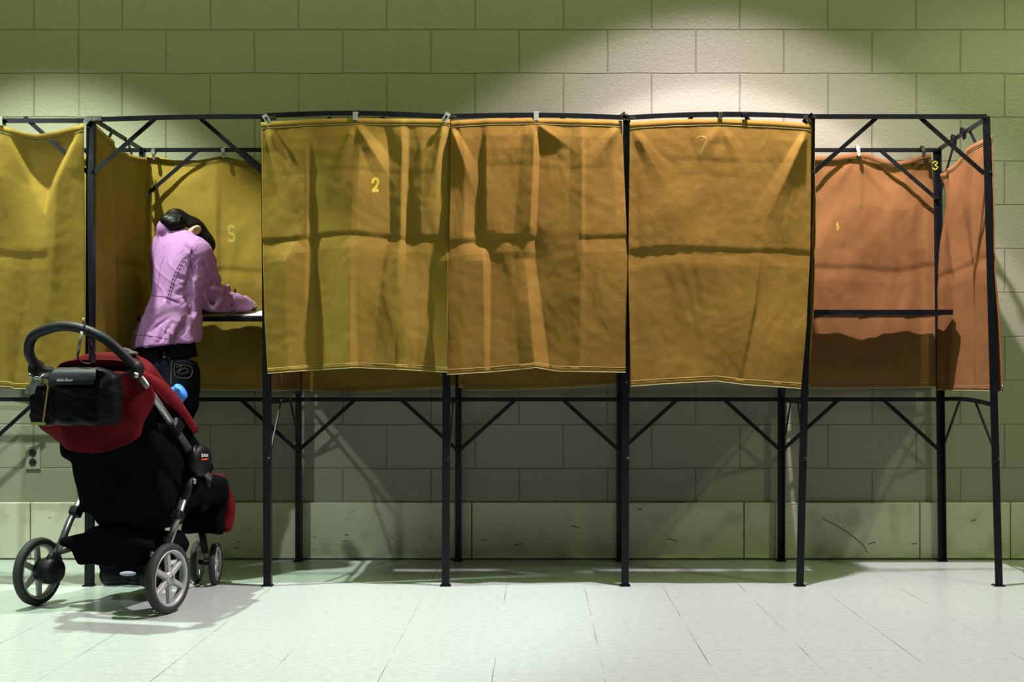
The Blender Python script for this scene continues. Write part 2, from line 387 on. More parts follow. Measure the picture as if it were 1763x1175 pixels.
# (top x, bottom x)
front = [(-2.53, -2.53), (PXx(155, 0), PXx(152, 0)), (PXx(456, 0), PXx(460, 0)), (PXx(770, 0), PXx(767, 0)), (PXx(1079, 0), PXx(1076, 0)), (PXx(1397, 0), PXx(1377, 0)), (PXx(1698, 0), PXx(1720, 0))]
rear = [(-2.55, -2.55), (PXx(245, RY), PXx(243, RY)), (PXx(514, RY), PXx(514, RY)), (PXx(790, RY), PXx(789, RY)), (PXx(1067, RY), PXx(1067, RY)), (PXx(1345, RY), PXx(1344, RY)), (PXx(1612, RY), PXx(1621, RY))]
PW = 0.030
def angle_post(tx, bx, y, topz, name):
    # L-section post
    m = MB(); a = Vector((bx, y, 0.0)); b_ = Vector((tx, y, topz))
    m.bar(a, b_, PW, 0.004, (0, 1, 0)); sgn = 1 if y < 0.3 else -1
    o = Vector((PW/2-0.002, sgn*PW/2, 0))
    m.bar(a+o, b_+o, 0.004, PW, (0, 1, 0))
    p = m.build(name, 'steel', fr)
    MB().box(a+Vector((0, sgn*0.008, 0.003)), (0.042, 0.04, 0.006)).build('foot_plate', 'steel', p)
    bl = MB()
    for zz in (0.50, LRZ-0.24): bl.lathe([(0, -0.004), (0.005, -0.004), (0.006, 0), (0.006, 0.003)], a.lerp(b_, zz/topz)+Vector((0, -0.003, 0)), (0, 1, 0), 8)
    bl.build('bolt', 'clamp', p)
    return p
for (t, b_) in front: angle_post(t, b_, 0.0, TOPZ+0.006, 'front_post')
for (t, b_) in rear: angle_post(t, b_, RY, RTZ+0.006, 'rear_post')
def atz(pb, z, top): return pb[1]+(pb[0]-pb[1])*z/top
BW = 0.017
def rail(name, a, b, w=0.019, t=0.006, sag=0.0):
    n = 6; pts = [Vector(a).lerp(Vector(b), k/n)+Vector((0, 0, sag*math.sin(math.pi*k/n))) for k in range(n+1)]
    m = MB()
    for p, q in zip(pts[:-1], pts[1:]): m.bar(p, q, w, t, (0, 1, 0) if abs((Vector(b)-Vector(a)).y) < 0.3 else (1, 0, 0))
    return m.build(name, 'steel', fr)
def brace(a, b, up=(0, 1, 0), w=BW):
    m = MB().bar(a, b, w, 0.005, up)
    m.lathe([(0, -0.006), (0.006, -0.006), (0.006, 0.004)], a, up, 8).lathe([(0, -0.006), (0.006, -0.006), (0.006, 0.004)], b, up, 8)
    return m.build('brace', 'steel', fr)
sags = [0.0, 0.004, 0.012, 0.008, 0.012, 0.0]
toff = [(-0.012, -0.012), (-0.009, 0.004), (0.008, 0.004), (0.004, 0.0), (0.0, 0.004), (0.004, 0.004)]
for i in range(6):
    x0, x1 = front[i][0], front[i+1][0]; r0, r1 = rear[i][0], rear[i+1][0]
    z0 = TOPZ+toff[i][0]; z1 = TOPZ+toff[i][1]
    rail('front_top_rail', (x0, -0.004, z0), (x1, -0.004, z1), sag=sags[i])
    rail('rear_top_rail', (r0, RY-0.004, RTZ), (r1, RY-0.004, RTZ), sag=sags[i]*0.3)
    l0, l1 = atz(rear[i], LRZ, RTZ), atz(rear[i+1], LRZ, RTZ)
    rail('rear_lower_rail', (l0, RY-0.004, LRZ), (l1, RY-0.004, LRZ))
    dx = 0.262; dz = 0.222
    brace((x0+dx, 0.006, TOPZ), (x0+0.008, 0.006, TOPZ-dz)); brace((x1-dx, 0.006, TOPZ), (x1-0.008, 0.006, TOPZ-dz))
    brace((r0+dx, RY-0.012, RTZ), (r0+0.005, RY-0.012, RTZ-dz)); brace((r1-dx, RY-0.012, RTZ), (r1-0.005, RY-0.012, RTZ-dz))
    brace((l0+dx, RY-0.012, LRZ), (l0+0.005, RY-0.012, LRZ-0.232)); brace((l1-dx, RY-0.012, LRZ), (l1-0.005, RY-0.012, LRZ-0.232))
for i in range(1, 7):
    x0, r0 = front[i][0], rear[i][0]
    rail('side_top_rail', (x0+0.004, 0.01, TOPZ), (r0+0.004, RY-0.01, RTZ))
    lf, lr = atz(front[i], LRZ, TOPZ), atz(rear[i], LRZ, RTZ)
    rail('side_lower_rail', (lf+0.004, 0.01, LRZ+(-0.012 if i == 6 else 0)), (lr+0.004, RY-0.01, LRZ), sag=0.012 if i == 6 else 0)
    u = (1, 0, 0)
    for (ya, yb, zt, zb) in ((0.25, 0.0, TOPZ, TOPZ-0.22), (0.45, RY, RTZ, RTZ-0.22), (0.25, 0.0, LRZ, LRZ-0.23), (0.45, RY, LRZ, LRZ-0.23)):
        low = zt == LRZ
        xa = (lf if low else x0)*(1-ya/RY)+(lr if low else r0)*ya/RY
        xb = (atz(front[i], zb, TOPZ) if yb == 0 else atz(rear[i], zb, RTZ))
        o = brace((xa+0.010, ya, zt), (xb+0.010, yb, zb), u, 0.014)
# painted 3 on the rear right post
def stroke_ribbon(pts, w, n, off=0.0):
    pts = smooth_path(pts, 5); v = []; f = []; n = Vector(n)
    for i, p in enumerate(pts):
        d = (pts[min(i+1, len(pts)-1)]-pts[max(i-1, 0)]).normalized(); s_ = d.cross(n).normalized()
        v += [p-s_*w/2+n*off, p+s_*w/2+n*off]
        if i: f.append((2*i-2, 2*i, 2*i+1, 2*i-1))
    return v, f
v, f = stroke_ribbon([P(x, y, RY-0.005) for x, y in ((1606, 281), (1610, 278), (1614, 281), (1610, 284.5), (1614.5, 288), (1610, 292), (1606, 289))], 0.006, (0, -1, 0))
n3 = add('painted_number', v, f, 'yellow_paint', fr); n3['label'] = 'yellow painted number 3 on the dark post'
# corner clamps
for i, (px, py, g) in enumerate(((156, 206, 0), (459, 203, 1), (770, 202, 1), (1078, 203, 2), (1389, 202, 2))):
    m = MB(); c = P(px, py, -0.012)
    m.box(c+Vector((0.012, 0, 0)), (0.05, 0.012, 0.014)); m.lathe([(0, -0.012), (0.008, -0.012), (0.009, 0.006)], c, (0, 1, 0), 8)
    m.lathe([(0, -0.01), (0.006, -0.01), (0.006, 0.006)], c+Vector((0.026, 0, 0.001)), (0, 1, 0), 8)
    if g == 2:
        rr_ = random.Random(i)
        for k in range(7): m.box(c+Vector((rr_.uniform(-.016, .014), -0.01, rr_.uniform(-.022, .012))), (0.018, 0.012, 0.010), Matrix.Rotation(rr_.uniform(0, 3), 3, 'Y'))
    if g == 0: m.box(c+Vector((0.02, -0.004, 0.004)), (0.05, 0.008, 0.018)).box(c+Vector((-0.012, -0.006, -0.004)), (0.02, 0.01, 0.03), Matrix.Rotation(0.5, 3, 'Y'))
    m.build('corner_clamp', 'zinc' if g == 0 else 'clamp', fr)

# ------------------------------------------------------------------ curtains
def interp(tab, x):
    if x <= tab[0][0]: return tab[0][1]
    for (a, fa), (b, fb) in zip(tab[:-1], tab[1:]):
        if x <= b: return fa+(fb-fa)*(x-a)/(b-a)
    return tab[-1][1]
def blur(D, k=1, it=2):
    for _ in range(it):
        E = np.pad(D, 1, mode='edge'); D = (E[:-2, 1:-1]+E[2:, 1:-1]+E[1:-1, :-2]+E[1:-1, 2:]+2*E[1:-1, 1:-1])/6
    return D
class Cloth:
    """grid surface; base(u,v)->point, n = outward direction; D = offset table in metres"""
    def __init__(s, base, n, D): s.base = base; s.n = Vector(n); s.D = D
    def at(s, u, v, off=0.0):
        nv, nu = s.D.shape; a = min(max(u, 0), 1)*(nu-1); b = min(max(v, 0), 1)*(nv-1)
        i = min(int(a), nu-2); j = min(int(b), nv-2); fa = a-i; fb = b-j
        d = (s.D[j, i]*(1-fa)+s.D[j, i+1]*fa)*(1-fb)+(s.D[j+1, i]*(1-fa)+s.D[j+1, i+1]*fa)*fb
        return s.base(u, v)+s.n*(d+off)
def relief(nu, nv, rows, creases=(), seed=0, amp=0.004, clips=(), extra=None, gain=1.0):
    """rows: [(v,[(u,d)...])] tables, creases: [(v, depth, u0, u1)] horizontal fold lines"""
    us = np.linspace(0, 1, nu); vs = np.linspace(0, 1, nv); D = np.zeros((nv, nu))
    prof = [(v, np.interp(us, [k[0] for k in r], [k[1] for k in r])) for v, r in rows]
    # knots travel between rows when the tables have the same length
    for j, v in enumerate(vs):
        for (va, ra), (vb, rb) in zip(rows[:-1], rows[1:]):
            if va <= v <= vb:
                t = (v-va)/(vb-va)
                if len(ra) == len(rb):
                    kk = [(a[0]*(1-t)+b[0]*t, a[1]*(1-t)+b[1]*t) for a, b in zip(ra, rb)]
                    D[j] = np.interp(us, [k[0] for k in kk], [k[1] for k in kk])
                else:
                    D[j] = (1-t)*np.interp(us, [k[0] for k in ra], [k[1] for k in ra])+t*np.interp(us, [k[0] for k in rb], [k[1] for k in rb])
                break
    D *= gain
    U, V = np.meshgrid(us, vs)
    for (vc, dep, u0, u1) in creases:
        w = np.clip((U-u0)/0.03, 0, 1)*np.clip((u1-U)/0.03, 0, 1)
        vcc = vc+0.006*np.sin(U*9+seed)
        up = np.clip(1-(vcc-V)/0.022, 0, 1)*(V <= vcc); dn = np.clip(1-(V-vcc)/0.05, 0, 1)*(V > vcc)
        D -= dep*w*(up**1.3+dn)
    for (uc, vc, du, dv, a, sh) in clips:   # ridge lines radiating from a clip: start uc,vc direction du,dv
        t = ((U-uc)*du+(V-vc)*dv)/(du*du+dv*dv); q = np.abs((U-uc)*dv-(V-vc)*du)/math.hypot(du, dv)
        wdt = 0.02+0.075*np.clip(t, 0, 1)
        D += a*np.clip(1-q/wdt, 0, 1)*np.clip(t*8, 0, 1)*np.clip(1-t, 0, 1)
    if extra is not None: D += extra(U, V)
    for j in range(nv):
        for i in range(nu):
            p = Vector((us[i]*3.2+seed*7.3, vs[j]*3.0, seed)); a = noise.noise(p)
            q = noise.noise(Vector((us[i]*9+a*2+seed, vs[j]*5, seed+3.1)))
            r = noise.noise(Vector((us[i]*22+vs[j]*10+q*2, vs[j]*26-us[i]*8, seed+5.1)))
            D[j, i] += amp*(a*1.4+q*0.6)+0.0011*r
    D *= (0.55+0.45*np.clip(V/0.07, 0, 1))
    return blur(D, it=1)
def curtain(label, base, n, D, m, hems=(True, True), thick=0.0016, number=None, grommets=(), group=None):
    nv, nu = D.shape; cl = Cloth(base, n, D)
    verts = [cl.base(i/(nu-1), j/(nv-1))+cl.n*D[j, i] for j in range(nv) for i in range(nu)]
    faces = [(j*nu+i, j*nu+i+1, (j+1)*nu+i+1, (j+1)*nu+i) for j in range(nv-1) for i in range(nu-1)]
    root = thing('curtain', label, 'curtain', cl.at(0.5, 1.0), group)
    o = add('canvas_panel', verts, faces, m, root, True)
    md = o.modifiers.new('s', 'SOLIDIFY'); md.thickness = thick; md.offset = 0
    def strip(name, v0, v1, off, mm, N=None, th=0.0008):
        N = N or nu; vv = []; ff = []
        for i in range(N):
            u = i/(N-1)
            for v in (v0, v1):
                p = cl.at(u, v, off)
                vv.append(p)
            if i: ff.append((2*i-2, 2*i, 2*i+1, 2*i-1))
        q = add(name, vv, ff, mm, root, True); md = q.modifiers.new('s', 'SOLIDIFY'); md.thickness = th; md.offset = 0
        return q
    if hems[1]:
        strip('hem', 0.978, 1.0, 0.0016, m)
        strip('stitching', 0.9795, 0.9808, 0.0026, 'thread')
        q = strip('hem_edge', 0.9975, 1.0005, 0.0024, 'thread')
    if hems[0]:
        strip('hem', 0.0, 0.026, 0.0016, m); strip('stitching', 0.0245, 0.0256, 0.0026, 'thread')
    for (u, v) in grommets:
        c = cl.at(u, v, 0.002); ax = cl.n
        MB().lathe([(0.004, -0.001), (0.005, 0.002), (0.010, 0.0022), (0.011, -0.001)], c, ax, 16).build('grommet', 'zinc', root, True)
    if number:
        pts, w = number[0], number[1]; vv = []; ff = []
        for stroke in pts:
            sp = smooth_path([Vector((x, y, 0)) for x, y in stroke], 6); n0 = len(vv)
            for k, p in enumerate(sp):
                d = (sp[min(k+1, len(sp)-1)]-sp[max(k-1, 0)]).normalized(); sx = Vector((-d.y, d.x, 0))*w/2*(1+0.15*math.sin(k*1.7))
                for q in (p-sx, p+sx): vv.append(cl.at(q.x, q.y, 0.0013))
                if k: ff.append((n0+2*k-2, n0+2*k, n0+2*k+1, n0+2*k-1))
        q = add('painted_number', vv, ff, number[3] if len(number) > 3 else 'yellow_paint', root); q['label'] = number[2]
    return root, cl
def plane_px(Y, L, R, T, B):
    """L,R: [(py,px)] edges, T,B: [(px,py)] edges, all on the plane at depth Y"""
    def base(u, v):
        py = 200+v*460
        for _ in range(2):
            xl = interp(L, py); xr = interp(R, py); px = xl+(xr-xl)*u
            py = interp(T, px)*(1-v)+interp(B, px)*v
        return P(px, py, Y)
    return base
FR = (0, -1, 0)
def uk(px, a, b): return (px-a)/(b-a)
# --- curtain with the 2 (second booth)
A, B = 450, 773
def rows_px(a, b, rr): return [(v, [(uk(x, a, b), d*0.001) for x, d in r]) for v, r in rr]
rows = rows_px(A, B, [
    (0.0, [(450, 0), (468, 4), (525, 6), (545, 3), (612, 10), (618, 9), (660, 2), (690, 8), (703, 5), (730, 6), (762, 8), (773, 4)]),
    (0.12, [(450, 0), (475, -4), (525, 12), (532, 6), (612, 16), (620, 18), (668, 2), (692, 12), (703, 4), (725, 10), (755, 8), (773, -8)]),
    (0.46, [(450, 2), (512, 6), (527, 2), (536, -6), (606, 24), (613, 22), (672, 2), (690, 8), (700, -4), (725, 4), (745, 0), (773, -6)]),
    (0.56, [(450, 2), (490, 12), (524, 2), (538, -8), (604, 26), (613, 22), (660, 8), (685, 12), (697, 4), (720, 0), (742, -4), (773, 14)]),
    (1.0, [(450, 0), (490, 14), (519, 4), (540, -14), (600, 26), (614, 14), (640, 8), (680, 8), (695, 16), (718, 0), (745, -8), (773, 20)])])
D2 = relief(220, 300, rows, [(0.475, 0.007, -0.1, 1.1), (0.215, 0.0012, 0.1, 0.95)], seed=1, amp=0.006, gain=1.7,
            clips=[(0.03, 0.0, 0.20, 0.45, 0.024, 0), (0.98, 0.0, -0.12, 0.42, 0.020, 0), (0.5, 0.02, -0.18, 0.35, 0.016, 0), (0.5, 0.02, 0.25, 0.30, 0.018, 0)])
two = [[(0.592, 0.262), (0.598, 0.248), (0.610, 0.243), (0.622, 0.252), (0.618, 0.266), (0.605, 0.282), (0.594, 0.293), (0.604, 0.290), (0.624, 0.289)]]
c2, _ = curtain('ochre canvas curtain with painted yellow 2, closing the booth beside the woman',
    plane_px(-0.018, [(208, 450), (400, 452), (560, 456), (645, 461)], [(205, 775), (400, 773), (645, 771)],
             [(450, 211), (540, 206), (613, 204), (690, 205), (775, 206)], [(460, 644), (540, 638), (615, 634), (690, 637), (771, 642)]),
    FR, D2, 'canvas_yellow', number=(two, 0.012, 'bright yellow hand-painted number 2'))
# --- third booth curtain
A, B = 775, 1079
rows = rows_px(A, B, [
    (0.0, [(775, 0), (790, 10), (832, 6), (840, 8), (900, 8), (924, 12), (932, 6), (990, 6), (1008, 10), (1040, 6), (1064, 8), (1079, 0)]),
    (0.12, [(775, 4), (800, 10), (830, 4), (838, 12), (900, 12), (922, 18), (932, -2), (985, 2), (1006, 14), (1012, 10), (1060, 6), (1079, -4)]),
    (0.44, [(775, 14), (800, 12), (830, -2), (838, 14), (885, 6), (914, 16), (924, 0), (980, 12), (1002, 20), (1008, 16), (1060, 6), (1079, 0)]),
    (0.56, [(775, 10), (800, 14), (834, 18), (846, 0), (880, 6), (905, 4), (922, -6), (975, 12), (1000, 20), (1010, 16), (1060, 6), (1079, 2)]),
    (1.0, [(775, 12), (800, 16), (840, 14), (848, 4), (900, 6), (924, 22), (950, 0), (985, 8), (1000, 14), (1012, 10), (1060, 6), (1079, 0)])])
D3 = relief(220, 300, rows, [(0.485, 0.007, -0.1, 0.5), (0.475, 0.005, 0.72, 1.1), (0.195, 0.0012, 0.2, 0.9)], seed=2, amp=0.006, gain=1.7,
            clips=[(0.0, 0.02, 0.17, 0.32, 0.022, 0), (0.49, 0.02, 0.28, 0.13, 0.020, 0), (0.98, 0.02, -0.25, 0.25, 0.014, 0), (0.49, 0.02, -0.2, 0.2, 0.008, 0)])
c3, _ = curtain('plain ochre canvas curtain with deep pleats, middle one of the three closed booths',
    plane_px(-0.018, [(208, 776), (400, 774), (645, 770)], [(205, 1071), (430, 1080), (645, 1077)],
             [(775, 209), (840, 205), (923, 204), (1000, 206), (1075, 208)], [(770, 646), (850, 641), (924, 634), (960, 640), (1078, 642)]),
    FR, D3, 'canvas')
# --- fourth booth curtain (faint 7)
A, B = 1083, 1396
rows = rows_px(A, B, [
    (0.0, [(1083, 0), (1100, 8), (1150, 2), (1235, 8), (1250, 6), (1312, 2), (1330, 4), (1380, 10), (1396, 2)]),
    (0.15, [(1083, 4), (1110, 4), (1150, 6), (1225, 10), (1240, 12), (1312, 4), (1322, 5), (1372, 14), (1396, 2)]),
    (0.46, [(1083, 8), (1095, 6), (1150, 6), (1225, 12), (1240, 12), (1312, 6), (1316, 7), (1350, 8), (1396, 4)]),
    (0.7, [(1083, 8), (1095, 4), (1150, 4), (1225, 10), (1240, 14), (1302, 12), (1308, 4), (1350, 8), (1396, 4)]),
    (1.0, [(1083, 6), (1095, 2), (1150, 4), (1225, 12), (1240, 13), (1278, 8), (1286, 4), (1350, 6), (1396, 2)])])
D4 = relief(220, 300, rows, [(0.50, 0.0045, -0.1, 1.1), (0.515, 0.002, 0.0, 0.6), (0.16, 0.0012, 0.2, 1.0), (0.215, 0.001, 0.2, 0.8)], seed=3, amp=0.007, gain=1.6,
            clips=[(0.97, 0.03, -0.26, 0.42, 0.026, 0), (0.5, 0.03, 0.24, 0.28, 0.005, 0), (0.02, 0.03, 0.25, 0.3, 0.008, 0), (0.5, 0.03, -0.2, 0.2, 0.006, 0)])
seven = [[(0.365, 0.076), (0.385, 0.068), (0.405, 0.070), (0.422, 0.078), (0.412, 0.098), (0.398, 0.118), (0.388, 0.132)]]
c4, _ = curtain('ochre canvas curtain with faded yellow 7, longest of the closed booth curtains',
    plane_px(-0.018, [(208, 1084), (470, 1081), (668, 1086)], [(205, 1397), (430, 1395), (560, 1388), (670, 1379)],
             [(1083, 211), (1160, 206), (1240, 205), (1320, 208), (1397, 214)], [(1086, 666), (1140, 662), (1232, 657), (1280, 663), (1380, 670)]),
    FR, D4, 'canvas', number=(seven, 0.006, 'faded thin yellow painted number 7', 'faded_paint'))
# --- leftmost curtain
A, B = -160, 147
rows = rows_px(A, B, [
    (0.0, [(-160, 0), (-80, 10), (-20, 4), (4, 12), (40, -10), (95, -8), (130, 6), (147, 10)]),
    (0.2, [(-160, 0), (-80, 14), (-20, 4), (6, 22), (50, -14), (82, -8), (104, 22), (147, -2)]),
    (0.45, [(-160, 0), (-80, 10), (-20, 4), (4, 14), (60, 10), (78, 16), (100, 22), (147, 0)]),
    (1.0, [(-160, 0), (-80, 14), (-20, 0), (16, 18), (24, 4), (68, 14), (74, 8), (147, 6)])])
def pocket(U, V):
    x = U*307-160; y = 218+V*450; t = (y-212)/140.0
    xl = 4+70*t; xr = 146-60*t
    w = 10+14*t
    return -0.034*np.clip(np.minimum((x-xl)/w, (xr-x)/w), 0, 1)*np.clip(V/0.05, 0, 1)
D1 = relief(140, 180, rows, [(0.49, 0.005, 0.5, 0.82)], seed=4, amp=0.005, gain=1.5, extra=pocket)
c1, _ = curtain('mustard canvas curtain sagging from its clips at the left edge, behind the stroller handle',
    plane_px(-0.018, [(200, -160), (660, -160)], [(205, 147), (300, 145), (660, 147)],
             [(-160, 214), (-60, 224), (4, 217), (40, 228), (62, 231), (95, 226), (135, 217), (147, 214)], [(-160, 668), (0, 666), (22, 667), (26, 670), (147, 669)]),
    FR, D1, 'canvas_yellow')
# --- rear curtains
def rear_curtain(label, x0, x1, T, B, seed, m, rows=None, number=None, creases=None, clips=(), hems=(True, True), extra=None, Rr=None, Ll=None):
    rows = rows or rows_px(x0, x1, [(0, [(x0, 0), ((x0+x1)/2, 14), (x1, 0)]), (1, [(x0, 4), ((x0+x1)/2, 8), (x1, 4)])])
    D = relief(110, 150, rows, creases if creases is not None else [(0.49, 0.005, -.1, 1.1)], seed=seed, amp=0.010, clips=clips, extra=extra, gain=1.2)
    D = np.clip(D-0.5*(D.max()+D.min()), -0.024, 0.024)
    return curtain(label, plane_px(RY+0.030, Ll or [(200, x0), (660, x0)], Rr or [(200, x1), (660, x1)], T, B), FR, D, m, number=number, hems=hems)
def ex1(U, V): return 0.018*np.exp(-((U-0.30)/0.10)**2)*np.exp(-((V-0.10)/0.12)**2)-0.02*np.exp(-((U-0.75)/0.12)**2)*np.exp(-((V-0.08)/0.1)**2)
five = [[(0.592, 0.296), (0.560, 0.296), (0.560, 0.325), (0.588, 0.328), (0.592, 0.348), (0.575, 0.358), (0.556, 0.356)]]
rear_curtain('mustard canvas curtain with a smudged yellow 5 hanging behind the woman', 249, 512,
    [(249, 272), (265, 268), (300, 276), (340, 277), (385, 270), (430, 279), (480, 278), (512, 270)], [(256, 670), (380, 672), (512, 672)], 5, 'canvas_yellow',
    rows=rows_px(256, 512, [(0, [(256, 0), (330, -8), (378, 14), (388, 12), (450, -8), (512, 6)]), (0.3, [(256, 4), (320, 10), (376, 20), (384, 8), (450, 4), (512, 4)]), (1, [(256, 4), (320, 8), (376, 10), (390, 4), (450, 6), (512, 4)])]),
    number=(five, 0.012, 'smudged yellow painted number 5', 'faded_paint'), extra=ex1)
rear_curtain('brown shaded canvas showing below the curtain marked 2', 516, 787,
    [(516, 262), (787, 262)], [(516, 672), (600, 676), (700, 672), (787, 666)], 6, 'canvas')
rear_curtain('brown shaded canvas showing below the middle closed curtain', 791, 1064,
    [(791, 262), (1064, 262)], [(791, 672), (880, 672), (980, 668), (1064, 662)], 7, 'canvas')
rear_curtain('shaded canvas at the back of the booth whose front curtain has a faded 7', 1070, 1341,
    [(1070, 262), (1341, 262)], [(1070, 655), (1341, 655)], 8, 'canvas')
rear_curtain('shaded canvas at the back of the leftmost booth, hidden behind the sagging mustard curtain', -30, 236,
    [(-30, 268), (236, 268)], [(-30, 662), (236, 662)], 18, 'canvas_yellow')
one = [[(0.345, 0.292), (0.352, 0.325)], [(0.352, 0.288), (0.360, 0.318)]]
rear_curtain('rust orange canvas curtain sagging between clips at the back of the open right booth', 1348, 1610,
    [(1348, 275), (1400, 269), (1440, 268), (1477, 262), (1497, 264), (1520, 273), (1550, 277), (1570, 273), (1594, 265), (1602, 264)],
    [(1348, 668), (1450, 669), (1610, 667)], 9, 'canvas_rust',
    rows=rows_px(1348, 1610, [(0, [(1348, 0), (1440, 4), (1478, 16), (1500, 8), (1545, -14), (1590, 6), (1610, 4)]),
                              (0.22, [(1348, 6), (1440, 16), (1480, 28), (1484, 24), (1535, 20), (1590, -6), (1610, 0)]),
                              (0.4, [(1348, 10), (1410, 26), (1450, 8), (1484, 16), (1535, 14), (1580, 6), (1610, 4)]),
                              (0.6, [(1348, 4), (1410, 16), (1450, 8), (1484, 4), (1535, 8), (1580, 4), (1610, 4)]),
                              (1, [(1348, 4), (1420, 8), (1450, 6), (1484, 4), (1540, 8), (1590, 4), (1610, 4)])]),
    number=(one, 0.010, 'small yellow painted number 1', 'faded_paint'), Rr=[(260, 1603), (310, 1607), (340, 1612), (660, 1612)],
    clips=[(0.49, 0.02, 0.5, 0.33, 0.012, 0), (0.49, 0.02, -0.35, 0.25, 0.008, 0)])
# --- side curtains (planes running front to back)
def side_curtain(label, X0, X1, zt, zb, y0, y1, seed, m, n=(-1, 0, 0), rows=None, grommets=(), yfn=None, xfn=None, ztf=None):
    def base(u, v):
        y = y0+(y1-y0)*u
        if yfn: y = yfn(u, v)
        x = X0+(X1-X0)*u+(xfn(u, v) if xfn else 0)
        zt_ = ztf(u) if ztf else zt
        return Vector((x, y, zt_+(zb-zt_)*v))
    rows = rows or [(0, [(0, 0), (0.5, 0.015), (1, 0)]), (1, [(0, 0), (0.3, 0.012), (0.6, -0.004), (1, 0)])]
    D = relief(100, 150, rows, [(0.48, 0.005, -.1, 1.1)], seed=seed, amp=0.005)
    return curtain(label, base, n, D, m, grommets=grommets)
side_curtain('dark olive canvas partition left of the woman, seen at a slant beside the tall post', PXx(151, 0)+0.020, rear[1][0]+0.03, 1.865, 0.80, 0.03, RY-0.03, 11, 'canvas_yellow', n=(1, 0, 0),
    rows=[(0, [(0, 0.0), (0.3, 0.0), (0.45, -0.01), (0.7, 0.01), (1, 0)]), (0.5, [(0, 0), (0.3, 0.012), (0.45, -0.008), (0.7, 0.01), (1, 0)]), (1, [(0, 0), (0.3, 0.02), (0.45, 0), (0.7, 0.01), (1, 0)])],
    ztf=lambda u: 1.865-0.03*math.sin(u*math.pi)+(-0.02 if u > 0.35 else 0))
side_curtain('partition canvas whose frayed reddish corner shows below the curtain marked 2', front[2][0]+0.014, rear[2][0]+0.02, 1.86, 0.785, 0.0, RY-0.05, 12, 'canvas_rust', n=(1, 0, 0), grommets=[(0.03, 0.985)],
    xfn=lambda u, v: -0.012*(1-u)*v)
side_curtain('partition canvas showing as a small pointed corner below the middle closed curtain', front[3][0]+0.025, rear[3][0]+0.03, 1.86, 0.80, 0.01, RY-0.05, 13, 'canvas', n=(1, 0, 0),
    ztf=None, xfn=lambda u, v: 0.02*(1-u)*v)
side_curtain('partition canvas edging the post between the plain curtain and the faded 7 curtain', front[4][0]+0.022, rear[4][0]+0.02, 1.86, 0.808, 0.0, RY-0.05, 14, 'canvas_yellow', n=(-1, 0, 0), grommets=[(0.01, 0.985)],
    xfn=lambda u, v: -0.018*v*(1-u))
side_curtain('partition canvas edging the slanting post left of the open right booth', front[5][0]+0.010, rear[5][0]+0.02, 1.86, 0.795, 0.0, RY-0.05, 15, 'canvas_yellow', n=(1, 0, 0), grommets=[(0.01, 0.985)],
    xfn=lambda u, v: (-0.026*max(0, v-0.5)*2+0.008*math.sin(v*3.1))*(1-u))
XR = front[6][0]
side_curtain('rust orange canvas curtain with deep folds on the right end of the booths', XR+0.02, rear[6][0]-0.01, 1.83, 0.785, -0.01, RY-0.06, 16, 'canvas_rust', n=(-1, 0, 0), grommets=[(0.01, 0.985)],
    rows=[(0, [(0, 0), (0.3, 0.006), (0.5, -0.004), (0.75, 0.02), (0.9, -0.02), (1, -0.012)]),
          (0.25, [(0, 0.004), (0.3, 0.028), (0.5, 0.006), (0.7, 0.03), (0.9, -0.01), (1, -0.015)]),
          (0.5, [(0, 0.008), (0.25, 0.03), (0.4, -0.01), (0.6, 0.03), (0.9, 0.0), (1, 0.0)]),
          (1, [(0, 0.004), (0.3, 0.034), (0.45, -0.01), (0.7, 0.026), (0.9, 0.0), (1, 0)])],
    ztf=lambda u: 1.815+0.0*u-0.05*math.sin(math.pi*min(1, max(0, (u-0.45)/0.55)))-(0.05*max(0, u-0.8)/0.2),
    yfn=lambda u, v: -0.01+(RY-0.05-0.07*math.exp(-((v-0.12)/0.1)**2)+0.01)*u, xfn=lambda u, v: 0.05*v*(1-u))

# ------------------------------------------------------------------ curtain clips
def strap_clip(label, px, py, Y, m, w=0.020, h=0.036, grp=None):
    c = P(px, py, Y)
    mb = MB().box(c+Vector((0, -0.022, 0)), (w, 0.004, h)).box(c+Vector((0, -0.003, h/2-0.002)), (w, 0.036, 0.004)).box(c+Vector((0, 0.012, 0.004)), (w, 0.003, h*0.8))
    o = bevel(mb.build('curtain_clip', m), 0.0012); tag(o, label, 'clip', grp); return o
def plate_clip(label, px, py, ang):
    c = P(px, py, -0.050); R = Matrix.Rotation(ang, 3, 'Y')
    t = thing('curtain_clip', label, 'clip', c)
    v = []; f = []; w, h, r = 0.021, 0.040, 0.008
    bm = MB()
    for (cx, cz, sx, sz) in ((-w/2+0.003, 0.003, 0.006, h-0.030), (w/2-0.003, 0.003, 0.006, h-0.030), (0, h/2-0.006, w, 0.012), (0, -h/2+0.009, w, 0.018)):
        bm.box(c+R @ Vector((cx, 0, cz)), (sx, 0.003, sz), R)
    bm.build('plate', 'clip_white', t)
    MB().lathe([(0, -0.008), (0.005, -0.007), (0.006, 0.0), (0.003, 0.018)], c+R @ Vector((0, 0, 0.003)), (0, 1, 0), 10).build('hook', 'clamp', t)
    return t
plate_clip('pale metal slotted clip tilted left at the top left corner of the curtain marked 2', 459, 205, -0.55)
plate_clip('pale metal slotted clip tilted right between the curtain marked 2 and the plain one', 768, 202, 0.55)
strap_clip('white clip at the top middle of the curtain marked 2', 613, 202, -0.012, 'clip_white', h=0.034)
strap_clip('white clip at the top middle of the plain pleated curtain', 923, 202, -0.012, 'clip_white')
strap_clip('dark clip at the top middle of the curtain with faded 7', 1239, 200, -0.012, 'clamp', 0.018, 0.026)
strap_clip('dark bent clip right of centre above the curtain with faded 7', 1281, 200, -0.012, 'steel', 0.022, 0.018)
